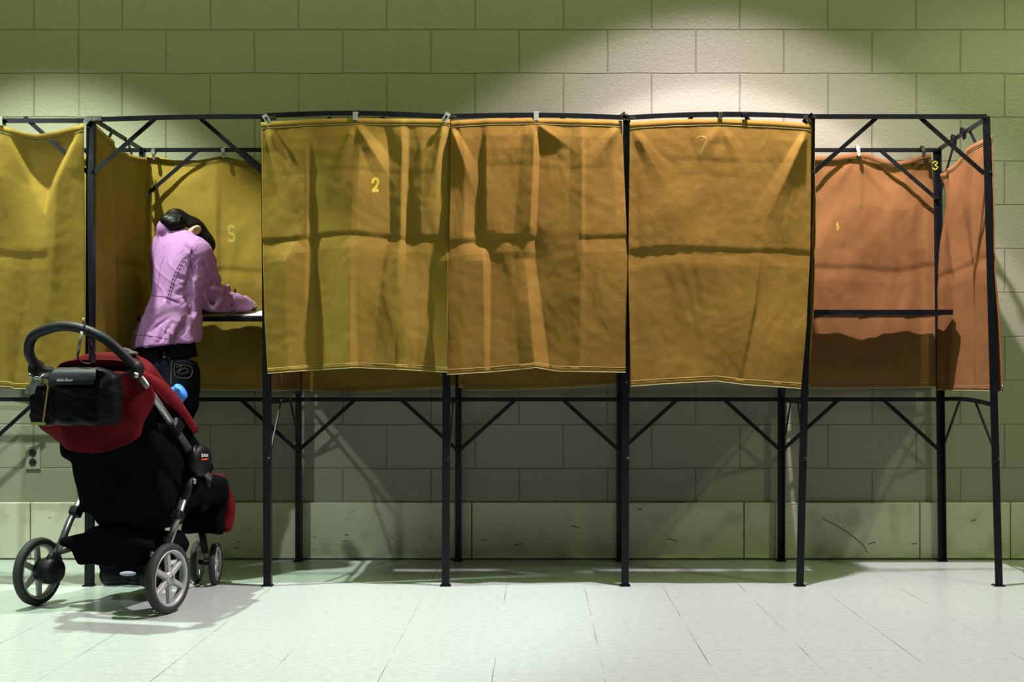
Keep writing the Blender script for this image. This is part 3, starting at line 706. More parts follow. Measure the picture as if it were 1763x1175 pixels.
strap_clip('white clip on the rail at the left edge of the picture', 4, 211, -0.012, 'clip_white')
def hook_clip(label, px, py, Y, m):
    c = P(px, py, Y)
    pts = [c+Vector((0, 0.01, -0.008)), c+Vector((0, 0.010, 0.010)), c+Vector((0, 0, 0.014)), c+Vector((-0.002, -0.012, 0.008)), c+Vector((0.002, -0.014, -0.012)), c+Vector((0.004, -0.012, -0.032))]
    mb = MB()
    for a, b_ in zip(pts[:-1], pts[1:]): mb.bar(a, b_, 0.016, 0.003, (0, 1, 0.01))
    mb.lathe([(0, -0.004), (0.006, -0.004), (0.007, 0.004)], pts[-1], (0, 1, 0), 10)
    o = mb.build('curtain_clip', m); tag(o, label, 'clip'); return o
hook_clip('grey hook clip at the left end of the rail behind the woman', 265, 262, RY-0.004, 'zinc')
hook_clip('grey hook clip on the rear rail above the number behind the woman', 385, 259, RY-0.004, 'zinc')
hook_clip('white hook clip on the rear rail of the open right booth', 1476, 256, RY-0.004, 'clip_white')
hook_clip('dark hook clip on the rear rail just left of the post marked 3', 1588, 257, RY-0.004, 'clamp')
hook_clip('dark hook clip on the side rail nearest the front right post', 1657, 226, 0.30, 'steel')
hook_clip('dark hook clip on the side rail nearest the post marked 3', 1641, 238, 0.42, 'steel')

# ------------------------------------------------------------------ writing shelves
def shelf(label, x0, x1, yf, yr, zf, tilt, parts=True):
    t = thing('writing_shelf', label, 'shelf', ((x0+x1)/2, yr, zf))
    R = Matrix.Rotation(tilt, 3, 'X'); c = Vector(((x0+x1)/2, yf, zf))
    d = yr-yf
    bevel(MB().box(c+R @ Vector((0, d/2, -0.010)), (x1-x0, d, 0.016), R).build('board', 'board', t), 0.002)
    bevel(MB().box(c+R @ Vector((0, 0.002, -0.012)), (x1-x0, 0.008, 0.022), R).build('edge_strip', 'steel', t), 0.002)
    for q in (0.12, 0.5, 0.85):
        MB().box(c+R @ Vector(((q-0.5)*(x1-x0), d/2, -0.022)), (0.03, d*0.9, 0.006), R).build('cleat', 'zinc', t)
    for q in (-0.5, 0.5):
        MB().bar(c+R @ Vector((q*(x1-x0), d*0.1, -0.008)), c+R @ Vector((q*(x1-x0), d, -0.008)), 0.006, 0.02, (1, 0, 0)).build('bracket', 'steel', t)
    return t, c, R
s5, _, _ = shelf('dark writing shelf across the open empty booth at the right', PXx(1402, 0.33)-0.01, PXx(1641, 0.33), 0.33, RY-0.005, PXz(533, 0.33), 0.0)
for i_, lb in ((2, 'behind the curtain marked 2'), (3, 'behind the plain pleated curtain'), (4, 'behind the curtain with faded 7')):
    shelf('unseen dark writing shelf deepened to block light inside the booth closed off '+lb, front[i_][0]+0.07, front[i_+1][0]-0.03, 0.19, RY-0.02, PXz(533, 0.33), 0.0)  # unseen shelves, front edge brought forward to block lamp light on the floor
s1, sc1, sR1 = shelf('dark writing shelf the woman leans and writes on', front[1][0]+0.06, front[2][0]-0.005, 0.40, RY-0.01, PXz(545, 0.40), math.radians(9.0))
pv = sR1 @ Vector((0.215, 0.13, 0.0005)); pp = MB()
pp.box(sc1+pv, (0.30, 0.20, 0.0012), sR1)
tag(pp.build('paper_ballot', 'paper'), 'white ballot paper lying on the shelf under the writing hand', 'paper')

# ------------------------------------------------------------------ smooth volumes (distance field -> surface nets)
class Vol:
    def __init__(s, lo, hi, h):
        s.lo = np.array(lo, float); s.h = h; s.n = np.ceil((np.array(hi)-s.lo)/h).astype(int)+1
        s.f = np.full(tuple(s.n), 0.12, np.float32)
    def block(s, lo, hi):
        a = np.clip(np.floor((np.array(lo)-s.lo)/s.h).astype(int), 0, s.n); b = np.clip(np.ceil((np.array(hi)-s.lo)/s.h).astype(int)+1, 0, s.n)
        ax = [s.lo[k]+s.h*np.arange(a[k], b[k]) for k in range(3)]
        return tuple(slice(a[k], b[k]) for k in range(3)), np.meshgrid(*ax, indexing='ij')
    def put(s, lo, hi, fn, k=0.02, op='u'):
        m = 0.05+k
        sl, (X, Y, Z) = s.block(np.array(lo)-m, np.array(hi)+m)
        if X.size == 0: return
        d = fn(X, Y, Z).astype(np.float32); g = s.f[sl]
        if op == 'u':
            hh = np.clip(0.5+0.5*(g-d)/k, 0, 1); s.f[sl] = g*(1-hh)+d*hh-k*hh*(1-hh)
        else:   # subtract
            d = -d; hh = np.clip(0.5-0.5*(g-d)/k, 0, 1); s.f[sl] = g*(1-hh)+d*hh+k*hh*(1-hh)
    def cone(s, a, b, ra, rb, k=0.02, op='u'):
        a = np.array(a, float); b = np.array(b, float); ab = b-a; L2 = max(ab.dot(ab), 1e-9)
        def fn(X, Y, Z):
            t = np.clip(((X-a[0])*ab[0]+(Y-a[1])*ab[1]+(Z-a[2])*ab[2])/L2, 0, 1)
            return np.sqrt((X-a[0]-t*ab[0])**2+(Y-a[1]-t*ab[1])**2+(Z-a[2]-t*ab[2])**2)-(ra+(rb-ra)*t)
        r = max(ra, rb); s.put(np.minimum(a, b)-r, np.maximum(a, b)+r, fn, k, op); return s
    def ell(s, c, r, R=None, k=0.02, op='u'):
        c = np.array(c, float); R = np.eye(3) if R is None else np.array(R); rm = max(r)
        def fn(X, Y, Z):
            x, y, z = X-c[0], Y-c[1], Z-c[2]
            q = [(R[0, i]*x+R[1, i]*y+R[2, i]*z)/r[i] for i in range(3)]
            l = np.sqrt(q[0]**2+q[1]**2+q[2]**2)+1e-6; g = np.sqrt((q[0]/r[0])**2+(q[1]/r[1])**2+(q[2]/r[2])**2)+1e-6
            return l*(l-1)/g
        s.put(c-rm, c+rm, fn, k, op); return s
    def rbox(s, c, hsz, r, R=None, k=0.02, op='u'):
        c = np.array(c, float); R = np.eye(3) if R is None else np.array(R); rm = np.linalg.norm(hsz)
        def fn(X, Y, Z):
            x, y, z = X-c[0], Y-c[1], Z-c[2]
            q = [np.abs(R[0, i]*x+R[1, i]*y+R[2, i]*z)-(hsz[i]-r) for i in range(3)]
            return np.sqrt(sum(np.maximum(a, 0)**2 for a in q))+np.minimum(np.maximum(np.maximum(q[0], q[1]), q[2]), 0)-r
        s.put(c-rm, c+rm, fn, k, op); return s
    def cut(s, p, n, k=0.004):
        """keep the side the normal points away from"""
        p = np.array(p, float); n = np.array(n, float); n /= np.linalg.norm(n)
        def fn(X, Y, Z): return -((X-p[0])*n[0]+(Y-p[1])*n[1]+(Z-p[2])*n[2])
        sl = tuple(slice(0, q) for q in s.n); X, Y, Z = s.block(s.lo, s.lo+s.h*s.n)[1]
        s.f = np.maximum(s.f, -fn(X, Y, Z)[:s.n[0], :s.n[1], :s.n[2]].astype(np.float32)); return s
    def mesh(s):
        f = s.f; ins = f < 0; n = f.shape
        c = np.zeros((n[0]-1, n[1]-1, n[2]-1), np.int8)
        for i in (0, 1):
            for j in (0, 1):
                for k in (0, 1): c += ins[i:n[0]-1+i, j:n[1]-1+j, k:n[2]-1+k]
        act = (c > 0) & (c < 8); idx = np.argwhere(act); acc = np.zeros((len(idx), 3)); cnt = np.zeros(len(idx))
        corners = [(i, j, k) for i in (0, 1) for j in (0, 1) for k in (0, 1)]
        for a in corners:
            for ax in range(3):
                if a[ax]: continue
                b = list(a); b[ax] = 1
                fa = f[idx[:, 0]+a[0], idx[:, 1]+a[1], idx[:, 2]+a[2]]; fb = f[idx[:, 0]+b[0], idx[:, 1]+b[1], idx[:, 2]+b[2]]
                m = (fa < 0) != (fb < 0); t = np.where(m, fa/np.where(m, fa-fb, 1), 0)
                for q in range(3): acc[:, q] += np.where(m, a[q]+(t if q == ax else 0), 0)
                cnt += m
        v = s.lo+s.h*(idx+acc/cnt[:, None])
        vid = -np.ones(act.shape, np.int64); vid[act] = np.arange(len(idx)); faces = []
        for ax in range(3):
            o = [q for q in range(3) if q != ax]; sa = [slice(None)]*3; sb = [slice(None)]*3
            sa[ax] = slice(0, -1); sb[ax] = slice(1, None)
            A, B_ = ins[tuple(sa)], ins[tuple(sb)]; e = np.argwhere(A != B_)
            e = e[(e[:, o[0]] > 0) & (e[:, o[1]] > 0) & (e[:, o[0]] < n[o[0]]-1) & (e[:, o[1]] < n[o[1]]-1)]
            fl = A[e[:, 0], e[:, 1], e[:, 2]]
            q = []
            for (p0, p1) in ((0, 0), (1, 0), (1, 1), (0, 1)):
                g = e.copy(); g[:, o[0]] -= p0; g[:, o[1]] -= p1; q.append(vid[g[:, 0], g[:, 1], g[:, 2]])
            q = np.stack(q, 1)
            if ax == 1: fl = ~fl
            q[fl] = q[fl][:, ::-1]; faces.append(q)
        return v, np.concatenate(faces)
    def grad(s, v):
        g = np.gradient(s.f, s.h); i = np.clip(np.round((v-s.lo)/s.h).astype(int), 0, s.n-1)
        w = np.stack([a[i[:, 0], i[:, 1], i[:, 2]] for a in g], 1); return w/(np.linalg.norm(w, axis=1, keepdims=True)+1e-9)
    def build(s, name, m, parent, disp=None):
        v, fc = s.mesh()
        if disp is not None: v = v+s.grad(v)*disp(v)[:, None]
        o = add(name, v.tolist(), fc.tolist(), m, parent, True)
        md = o.modifiers.new('smooth', 'SMOOTH'); md.factor = 0.5; md.iterations = 2
        return o, BVHTree.FromPolygons([Vector(a) for a in v.tolist()], fc.tolist())
CAMP = Vector((0, CAMY, CAMZ))
def hit(bvh, px, py, off=0.001):
    d = (P(px, py, 0)-CAMP).normalized(); r = bvh.ray_cast(CAMP, d)
    if r[0] is None: return None
    n = r[1] if r[1].dot(d) < 0 else -r[1]
    return r[0]+n*off
def surf_line(bvh, pts, r, name, m, parent, seg=6, off=0.0005, n=8):
    q = []
    for p in smooth_path([Vector((a, b, 0)) for a, b in pts], n):
        h_ = hit(bvh, p.x, p.y, off)
        if h_ is not None and (not q or (h_-q[-1]).length < 0.06): q.append(h_)
    if len(q) > 1: return MB().tube(q, r, seg).build(name, m, parent, True)

# ------------------------------------------------------------------ the woman
def PQ(px, py, Y): return P(px, py, Y+0.13*min(1, max(0, (980-py)/330)))
wf = Vector((0.74, 0.67, 0)).normalized(); wr = Vector((0.67, -0.74, 0)).normalized()
person = thing('person', 'woman in lilac jacket and dark jeans bent over the shelf writing, her back turned', 'person', (-1.64, 0.05, 0))
HC = PQ(321, 410, 0.31)                                  # head centre
hc = Vector((0.62, 0.56, 0.55)).normalized(); hr = wr.copy(); hf = hr.cross(hc).normalized()
if hf.z > 0: hf = -hf
HR = Matrix((hr, hf, hc)).transposed()                  # columns: right, face, crown
def H(x, y, z): return HC+hr*x+hf*y+hc*z
SHR = PQ(340, 436, 0.10); SHL = PQ(294, 438, 0.34)
EL = PQ(366, 516, 0.20); WR = PQ(417, 524, 0.40)
ELL = PQ(300, 515, 0.42); WL = PQ(368, 529, 0.47)
NB = PQ(306, 424, 0.24)
hipR, hipL = PQ(302, 650, 0.06), PQ(262, 650, 0.20)
kR, kL = PQ(268, 830, 0.09), PQ(222, 835, 0.13)
aR, aL = PQ(246, 972, 0.05), PQ(199, 975, 0.045)
V = Vol((-1.95, -0.15, -0.01), (-1.02, 0.80, 1.62), 0.0045)
V.cone(hipR, kR, 0.075, 0.05, 0.03).cone(hipL, kL, 0.075, 0.05, 0.03).cone(kR, aR, 0.048, 0.033).cone(kL, aL, 0.048, 0.033)
for a, sg in ((aR, 1), (aL, 0)): V.cone(Vector((a.x, a.y, 0.045)), Vector((a.x+0.13, a.y+0.05, 0.03)), 0.033, 0.024)
V.cone(hipR, hipL, 0.085, 0.085, 0.04)
V.cone(PQ(295, 530, 0.19), PQ(306, 530, 0.13), 0.06, 0.06, 0.04).cone(PQ(284, 600, 0.16), PQ(296, 600, 0.1), 0.08, 0.08, 0.05)
V.cone(PQ(299, 460, 0.29), PQ(320, 465, 0.15), 0.066, 0.066, 0.04).cone(PQ(300, 500, 0.23), PQ(310, 500, 0.15), 0.062, 0.062, 0.04)
V.cone(SHL, SHR, 0.045, 0.045, 0.04).cone(NB, HC, 0.052, 0.05, 0.03)
V.cone(SHR, EL, 0.042, 0.034).cone(EL, WR, 0.034, 0.023).cone(SHL, ELL, 0.042, 0.034).cone(ELL, WL, 0.034, 0.023)
# head: skull, jaw, nose, lips, ears, brow
V.ell(H(0, -0.003, 0.010), (0.070, 0.084, 0.084), HR, 0.02)
V.ell(H(0, 0.035, -0.055), (0.052, 0.055, 0.055), HR, 0.03)
V.cone(H(0, 0.085, 0.0), H(0, 0.104, -0.032), 0.007, 0.011, 0.012)
V.ell(H(0, 0.083, -0.062), (0.024, 0.010, 0.009), HR, 0.006)
V.ell(H(0, 0.070, -0.095), (0.022, 0.018, 0.014), HR, 0.015)
V.ell(H(0, 0.082, 0.024), (0.045, 0.010, 0.010), HR, 0.012)
for sx in (-1, 1):
    V.ell(H(sx*0.030, 0.088, 0.004), (0.015, 0.010, 0.009), HR, 0.006, 's')
    V.ell(H(sx*0.030, 0.078, 0.003), (0.012, 0.011, 0.010), HR, 0.004)
    V.ell(H(sx*0.078, -0.020, 0.016), (0.011, 0.021, 0.032), HR, 0.006)
    V.ell(H(sx*0.089, -0.016, 0.018), (0.007, 0.012, 0.021), HR, 0.004, 's')
# hands
def hand(W, fwd, down, side, curl=1.0):
    """W wrist, fwd along the palm, down towards the palm side, side towards the thumb"""
    fwd, down, side = [Vector(a).normalized() for a in (fwd, down, side)]
    K = W+fwd*0.078
    V.cone(W, W+fwd*0.03, 0.023, 0.024, 0.015)
    for q in (-0.027, -0.009, 0.009, 0.027): V.cone(W+fwd*0.02+side*q*0.6, K+side*q-fwd*abs(q-0.009)*0.2, 0.014, 0.0115, 0.012)
    for q, l in ((0.029, 0.92), (0.0095, 1.0), (-0.0095, 0.93), (-0.028, 0.75)):
        a = K+side*q; b = a+(fwd*0.85+down*0.5*curl).normalized()*0.042*l
        c = b+(fwd*0.2+down*0.95*curl).normalized()*0.026*l if curl > 0.4 else b+(fwd+down*0.3).normalized()*0.026*l
        d = c+(-fwd*0.55+down*0.6).normalized()*0.020*l if curl > 0.4 else c+(fwd+down*0.5).normalized()*0.02*l
        V.cone(a, b, 0.0098, 0.0085, 0.004).cone(b, c, 0.0085, 0.0078, 0.003).cone(c, d, 0.0078, 0.0068, 0.003)
    t0 = W+side*0.022+fwd*0.018; t1 = t0+(side*0.6+fwd*0.8+down*0.3).normalized()*0.036; t2 = t1+(fwd*0.9+down*0.5-side*0.35).normalized()*0.03
    V.cone(t0, t1, 0.013, 0.0105, 0.012).cone(t1, t2, 0.0105, 0.0085, 0.003)
    return K
hfw = Vector((0.15, 0.93, 0.12)); hdn = Vector((-0.55, 0.2, -0.8)); hsd = hfw.cross(hdn)
if hsd.x > 0: hsd = -hsd
WRh = PQ(419, 521, 0.40)
V.cone(WR, WRh, 0.023, 0.023, 0.015)
KR = hand(WRh, hfw, hdn, hsd, 1.0)
lfw = Vector((0.9, 0.35, -0.12)); ldn = Vector((0, 0, -1)); lsd = Vector((0.35, -0.9, 0))
hand(WL, lfw, ldn, lsd, 0.15)
body, bbvh = V.build('body', 'skin', person)
def pt(n_, c, r): MB().ellip(c, r, HR.to_3x3(), 12, 8).build(n_, 'eye' if n_ == 'eye' else 'lips', person, True)
for sx in (-1, 1): pt('eye', H(sx*0.030, 0.0845, 0.003), (0.008, 0.005, 0.005))
pt('lips', H(0, 0.090, -0.062), (0.021, 0.004, 0.006))
# hair
V = Vol(HC-Vector((0.24, 0.22, 0.22)), HC+Vector((0.2, 0.22, 0.22)), 0.004)
V.ell(H(0, -0.003, 0.010), (0.076, 0.091, 0.091), HR, 0.012)
V.ell(H(0, -0.050, -0.035), (0.058, 0.038, 0.050), HR, 0.03)
V.ell(H(0.056, 0.045, 0.015), (0.022, 0.040, 0.048), HR, 0.02).ell(H(-0.060, 0.045, 0.015), (0.024, 0.045, 0.055), HR, 0.02)
V.ell(H(0, 0.060, 0.045), (0.070, 0.050, 0.058), HR, 0.03)
V.ell(H(0, 0.085, -0.055), (0.062, 0.055, 0.075), HR, 0.012, 's')
V.ell(H(0.092, -0.022, 0.012), (0.036, 0.030, 0.042), HR, 0.008, 's').ell(H(0.070, -0.060, -0.045), (0.045, 0.045, 0.050), HR, 0.01, 's').ell(H(-0.092, -0.022, 0.012), (0.026, 0.024, 0.036), HR, 0.008, 's')
BUN = PQ(301, 386, 0.22)
V.ell(BUN, (0.032, 0.034, 0.026), None, 0.02).ell(PQ(288, 380, 0.22), (0.030, 0.028, 0.026), None, 0.015)
V.cone(BUN, H(0, -0.09, 0.0), 0.028, 0.05, 0.03)
for a, b_, r in (((300, 374), (286, 372), 0.014), ((296, 380), (281, 376), 0.015), ((290, 384), (281, 388), 0.012), ((303, 370), (311, 370), 0.014), ((292, 376), (279, 370), 0.008)):
    V.cone(PQ(a[0], a[1]+5, 0.22), PQ(b_[0], b_[1]+4, 0.22), r, r*0.7, 0.008)
V.cone(H(0.05, 0.075, 0.05), PQ(362, 424, 0.36), 0.022, 0.010, 0.02).cone(PQ(360, 410, 0.34), PQ(361, 428, 0.36), 0.012, 0.006, 0.01)
hv = hc.copy()
def hdisp(v):
    q = v-np.array(HC); a = q @ np.array(hr); b_ = q @ np.array(hf); c_ = q @ np.array(hc)
    th = np.arctan2(a, c_+0.15); return 0.0009*np.sin(th*60+b_*30)+0.0006*np.sin(th*140+b_*60)
V.build('hair', 'hair', person, hdisp)
tieb = MB().tube([BUN+Vector((0.022, 0, 0))+Vector((0.004*math.sin(a), 0.026*math.cos(a), 0.026*math.sin(a))) for a in [2*math.pi*k/16 for k in range(16)]], 0.004, 8, closed=True).build('hair_tie', 'blackp', person, True)
# jacket
V = Vol((-1.95, -0.10, 0.80), (-1.0, 0.76, 1.55), 0.0042)
st = [  # left(px,py,Y), right(px,py,Y), r
    ((299, 412, .29), (324, 426, .19), 0.052), ((290, 432, .31), (332, 440, .13), 0.066), ((296, 462, .30), (324, 466, .12), 0.081), ((297, 492, .26), (320, 494, .11), 0.081),
    ((296, 525, .21), (311, 527, .10), 0.074), ((288, 548, .20), (307, 550, .08), 0.085), ((280, 575, .20), (300, 577, .06), 0.098), ((272, 604, .20), (294, 608, .04), 0.106)]
for (a, ra), (b_, rb) in [((s_[0:2], s_[2]), (t_[0:2], t_[2])) for s_, t_ in zip(st[:-1], st[1:])]:
    for q in (0, 0.34, 0.67):
        l = PQ(*a[0]).lerp(PQ(*b_[0]), q); r_ = PQ(*a[1]).lerp(PQ(*b_[1]), q); rr_ = ra*(1-q)+rb*q
        V.cone(l, r_, rr_, rr_, 0.03)
V.cone(PQ(272, 604, .20), PQ(294, 608, .04), 0.106, 0.106, 0.03)
V.cone(SHR+Vector((0.005, 0, -0.005)), EL, 0.060, 0.052, 0.03).cone(EL, PQ(421, 525, 0.405), 0.053, 0.036, 0.015)
V.cone(SHL, ELL, 0.058, 0.050, 0.03).cone(ELL, WL, 0.050, 0.036, 0.02)
V.cone(SHL.lerp(SHR, 0.1), SHL.lerp(SHR, 0.9), 0.054, 0.054, 0.03)
V.cone(PQ(297, 404, .28), PQ(285, 440, .31), 0.032, 0.050, 0.05)
V.cone(PQ(300, 400, .265), PQ(318, 414, .24), 0.034, 0.036, 0.035).cone(PQ(296, 396, .27), PQ(288, 420, .29), 0.026, 0.04, 0.03)
# collar
for k in range(9):
    a = math.pi*(0.45+0.5*k/8); c = PQ(304, 400, 0.265)+wf*(-0.055*math.sin(a))+wr*(0.062*math.cos(a))+Vector((0, 0, 0.016*math.sin(a)))
    V.ell(c, (0.015, 0.015, 0.020), None, 0.03)
V.cone(PQ(316, 404, 0.27), PQ(334, 392, 0.31), 0.050, 0.052, 0.008, 's')
# sleeve folds and bunching
for (a, b_, r, k) in (((352, 466, .10), (372, 478, .13), .012, .012), ((347, 492, .10), (374, 498, .13), .010, .012), ((378, 501, .17), (393, 493, .22), .011, .02), ((368, 532, .13), (395, 500, .22), .009, .014),
                      ((352, 512, .10), (362, 530, .13), .010, .02), ((398, 512, .24), (404, 528, .28), .009, .018)):
    V.cone(PQ(*a), PQ(*b_), r, r*0.7, k)
_v, _f = V.mesh(); _b = BVHTree.FromPolygons([Vector(a) for a in _v.tolist()], _f.tolist())
for stroke in ([(324, 540, .006), (317, 560, .016), (306, 588, .028), (300, 612, .034)], [(336, 446, .006), (331, 462, .012), (326, 486, .017), (325, 512, .018), (332, 540, .012)],
               [(310, 478, .006), (326, 482, .010)], [(306, 506, .006), (326, 500, .011)], [(312, 492, .004), (326, 492, .008)], [(364, 466, .008), (374, 484, .010)], [(350, 500, .006), (364, 488, .009)],
               [(388, 502, .009), (378, 532, .012)], [(352, 455, .003), (362, 478, .005)], [(344, 500, .003), (352, 522, .006)], [(258, 513, .003), (285, 514, .003), (312, 524, .004)],
               [(290, 548, .003), (258, 572, .004)], [(296, 556, .003), (276, 588, .004)], [(248, 560, .003), (242, 586, .003)], [(322, 560, .003), (322, 590, .004)], [(400, 508, .004), (396, 530, .006)], [(300, 410, .003), (320, 424, .004), (332, 440, .003)]):
    hp_ = [(hit(_b, a[0], a[1], 0.0), a[2]) for a in stroke]; hp_ = [q for q in hp_ if q[0] is not None]
    for (p0, r0_), (p1, r1_) in zip(hp_[:-1], hp_[1:]):
        if (p1-p0).length < 0.12: V.cone(p0, p1, r0_, r1_, 0.012, 's')
# hem plane and cuff
hemn = (0.10, 0.06, -1.0)
V.cut(PQ(280, 594, 0.0), hemn)
cd = (PQ(440, 526, 0.48)-PQ(412, 524, 0.39)); V_c = PQ(427, 526, 0.425)
def cuffcut(X, Y, Z): return -((X-V_c.x)*0.55+(Y-V_c.y)*0.83)
sl, (X_, Y_, Z_) = V.block((V_c.x-0.10, V_c.y-0.12, V_c.z-0.08), (-1.0, 0.76, V_c.z+0.10))
msk = (X_ > V_c.x-0.09) & (Z_ > 1.06)
dd = np.where(msk, (X_-V_c.x)*0.55+(Y_-V_c.y)*0.83, -1).astype(np.float32); V.f[sl] = np.maximum(V.f[sl], dd)
def jd(v):
    x, y, z = v[:, 0], v[:, 1], v[:, 2]
    rg = lambda a: (1-np.abs(np.sin(a)))**3
    w = 0.0030*rg(x*32+z*22+1.5*np.sin(z*25))+0.0030*rg(z*44-x*20+2*np.sin(x*26+y*20))*(x > -1.50)-0.001*rg(x*60-z*50+2*np.sin(z*30))
    pep = np.clip((1.09-z)/0.2, 0, 1); ang = np.arctan2(y-0.1, x+1.52)
    w += pep*0.008*np.sin(ang*9+z*6)
    w += 0.0035*np.exp(-((z-1.115)/0.012)**2)*-1*(x < -1.36)
    slv = np.clip((x+1.40)/0.05, 0, 1); w += slv*0.0065*rg((z*0.9+x*0.5)*52+1.6*np.sin(y*28+z*15))
    return w
jk, jb = V.build('jacket', 'jacket', person, jd)
surf_line(jb, [(331, 430), (327, 438), (318, 448), (308, 466), (300, 486), (295, 505), (291, 524)], 0.0016, 'seam', 'jacket_seam', jk)
surf_line(jb, [(326, 436), (313, 449), (303, 467), (296, 486), (291, 505), (287, 524)], 0.0014, 'seam', 'jacket_seam', jk)
surf_line(jb, [(258, 508), (270, 510), (288, 512), (302, 519), (314, 526)], 0.0016, 'seam', 'jacket_seam', jk)
surf_line(jb, [(283, 440), (276, 465), (272, 490), (268, 508)], 0.0010, 'seam', 'jacket_seam', jk)
surf_line(jb, [(331, 424), (327, 440), (328, 455), (334, 475)], 0.0018, 'seam', 'jacket_seam', jk)
surf_line(jb, [(234, 578), (250, 578), (268, 580), (290, 584)], 0.0012, 'seam', 'jacket_seam', jk)
surf_line(jb, [(306, 590), (318, 593), (330, 596)], 0.0012, 'seam', 'jacket_seam', jk)
surf_line(jb, [(313, 545), (308, 560), (300, 582)], 0.0016, 'seam', 'jacket_seam', jk)
lace = MB()
for k in range(15):
    t = k/14; a = [(325, 439), (312, 455), (302, 472), (296, 490), (291, 508), (289, 520)]
    q = smooth_path([Vector((p[0], p[1], 0)) for p in a], 14); p = q[int(t*(len(q)-1))]
    h1 = hit(jb, p.x-2.5, p.y-1, 0.001); h2 = hit(jb, p.x+3.5, p.y+1.5, 0.001)
    if h1 and h2: lace.tube([h1, h2], 0.0018, 6)
lace.build('seam_ladder', 'jacket_seam', jk)
# shirt below the jacket, bare strip, jeans, shoes
V = Vol((-1.95, -0.2, 0.76), (-1.2, 0.6, 1.06), 0.005)
V.cone(PQ(272, 605, .19), PQ(298, 606, .06), 0.094, 0.094, 0.02).cone(PQ(277, 575, .18), PQ(300, 576, .06), 0.080, 0.080, 0.03).cone(PQ(274, 622, .19), PQ(301, 624, .06), 0.092, 0.092, 0.02)
V.cut(PQ(280, 622, 0.0), (0.12, 0.05, -1)); V.cut(PQ(280, 560, 0.0), (0, 0, 1))
V.ell(PQ(281, 615, -0.03), (0.026, 0.05, 0.034), None, 0.008, 's')
V.build('undershirt', 'shirt', person)
MB().ellip(PQ(283, 609, 0.015), (0.014, 0.012, 0.030)).build('shirt_tail', 'sock', person, True)
V = Vol((-1.95, -0.2, 0.03), (-1.15, 0.6, 0.92), 0.006)
V.cone(PQ(264, 636, .19), PQ(302, 640, .03), 0.092, 0.096, 0.03).cone(PQ(262, 668, .19), PQ(304, 672, .02), 0.088, 0.096, 0.03)
V.cone(PQ(262, 690, .19), kL, 0.088, 0.066, 0.02).cone(PQ(302, 695, .06), kR, 0.092, 0.066, 0.02)
V.cone(kL, aL, 0.066, 0.062, 0.01).cone(kR, aR, 0.066, 0.060, 0.01)
V.cut(PQ(280, 617, 0.0), (0.12, 0, 1)); V.cut((0, 0, 0.055), (0, 0, -1))
jn, jnb = V.build('jeans', 'jeans', person, lambda v: 0.003*np.sin(v[:, 2]*45+3*np.sin(v[:, 0]*22)))
surf_line(jnb, [(301, 628), (328, 632), (330, 646), (320, 652), (302, 648), (300, 630)], 0.0013, 'pocket_stitching', 'goldthread', jn)
surf_line(jnb, [(303, 633), (312, 631), (308, 640), (318, 634), (324, 640), (313, 644), (305, 641)], 0.0011, 'pocket_stitching', 'goldthread', jn)
surf_line(jnb, [(296, 622), (295, 640), (294, 665)], 0.0010, 'outer_seam', 'goldthread', jn)
for a in (aL, aR):
    V = Vol((a.x-0.09, a.y-0.09, -0.01), (a.x+0.22, a.y+0.16, 0.13), 0.004)
    d = Vector((0.95, 0.30, 0)).normalized()
    h0 = Vector((a.x-0.02, a.y-0.005, 0.040)); V.cone(h0, h0+d*0.09+Vector((0, 0, -0.004)), 0.040, 0.040, 0.02).cone(h0+d*0.09, h0+d*0.175+Vector((0, 0, -0.010)), 0.040, 0.032, 0.02)
    V.cone(h0, h0+Vector((0.005, 0, 0.045)), 0.040, 0.040, 0.01)
    V.cut((0, 0, 0.014), (0, 0, -1)); V.cut((0, 0, 0.085), (0.3, 0, 1))
    sh, _ = V.build('shoe', 'shoe', person)
    V = Vol((a.x-0.09, a.y-0.09, -0.01), (a.x+0.22, a.y+0.16, 0.06), 0.004)
    V.cone(h0, h0+d*0.175, 0.045, 0.039, 0.01); V.cut((0, 0, 0.001), (0, 0, -1)); V.cut((0, 0, 0.020), (0, 0, 1))
    V.build('sole', 'sole', sh)
MB().ellip(PQ(221, 986, 0.02)+Vector((0.01, -0.035, 0.0)), (0.034, 0.012, 0.010)).build('sock', 'sock', person, True)
# pen
pa, pb = PQ(404.5, 498, 0.47), PQ(410, 536, 0.50)
pen = thing('pen', 'dark pen held upright in the woman\'s writing hand', 'pen', pb)
MB().tube([pa, pa.lerp(pb, 0.85)], 0.0045, 10).build('barrel', 'blackp', pen, True)
MB().tube([pa.lerp(pb, 0.85), pb], [0.0042, 0.001], 10).build('tip', 'zinc', pen, True)

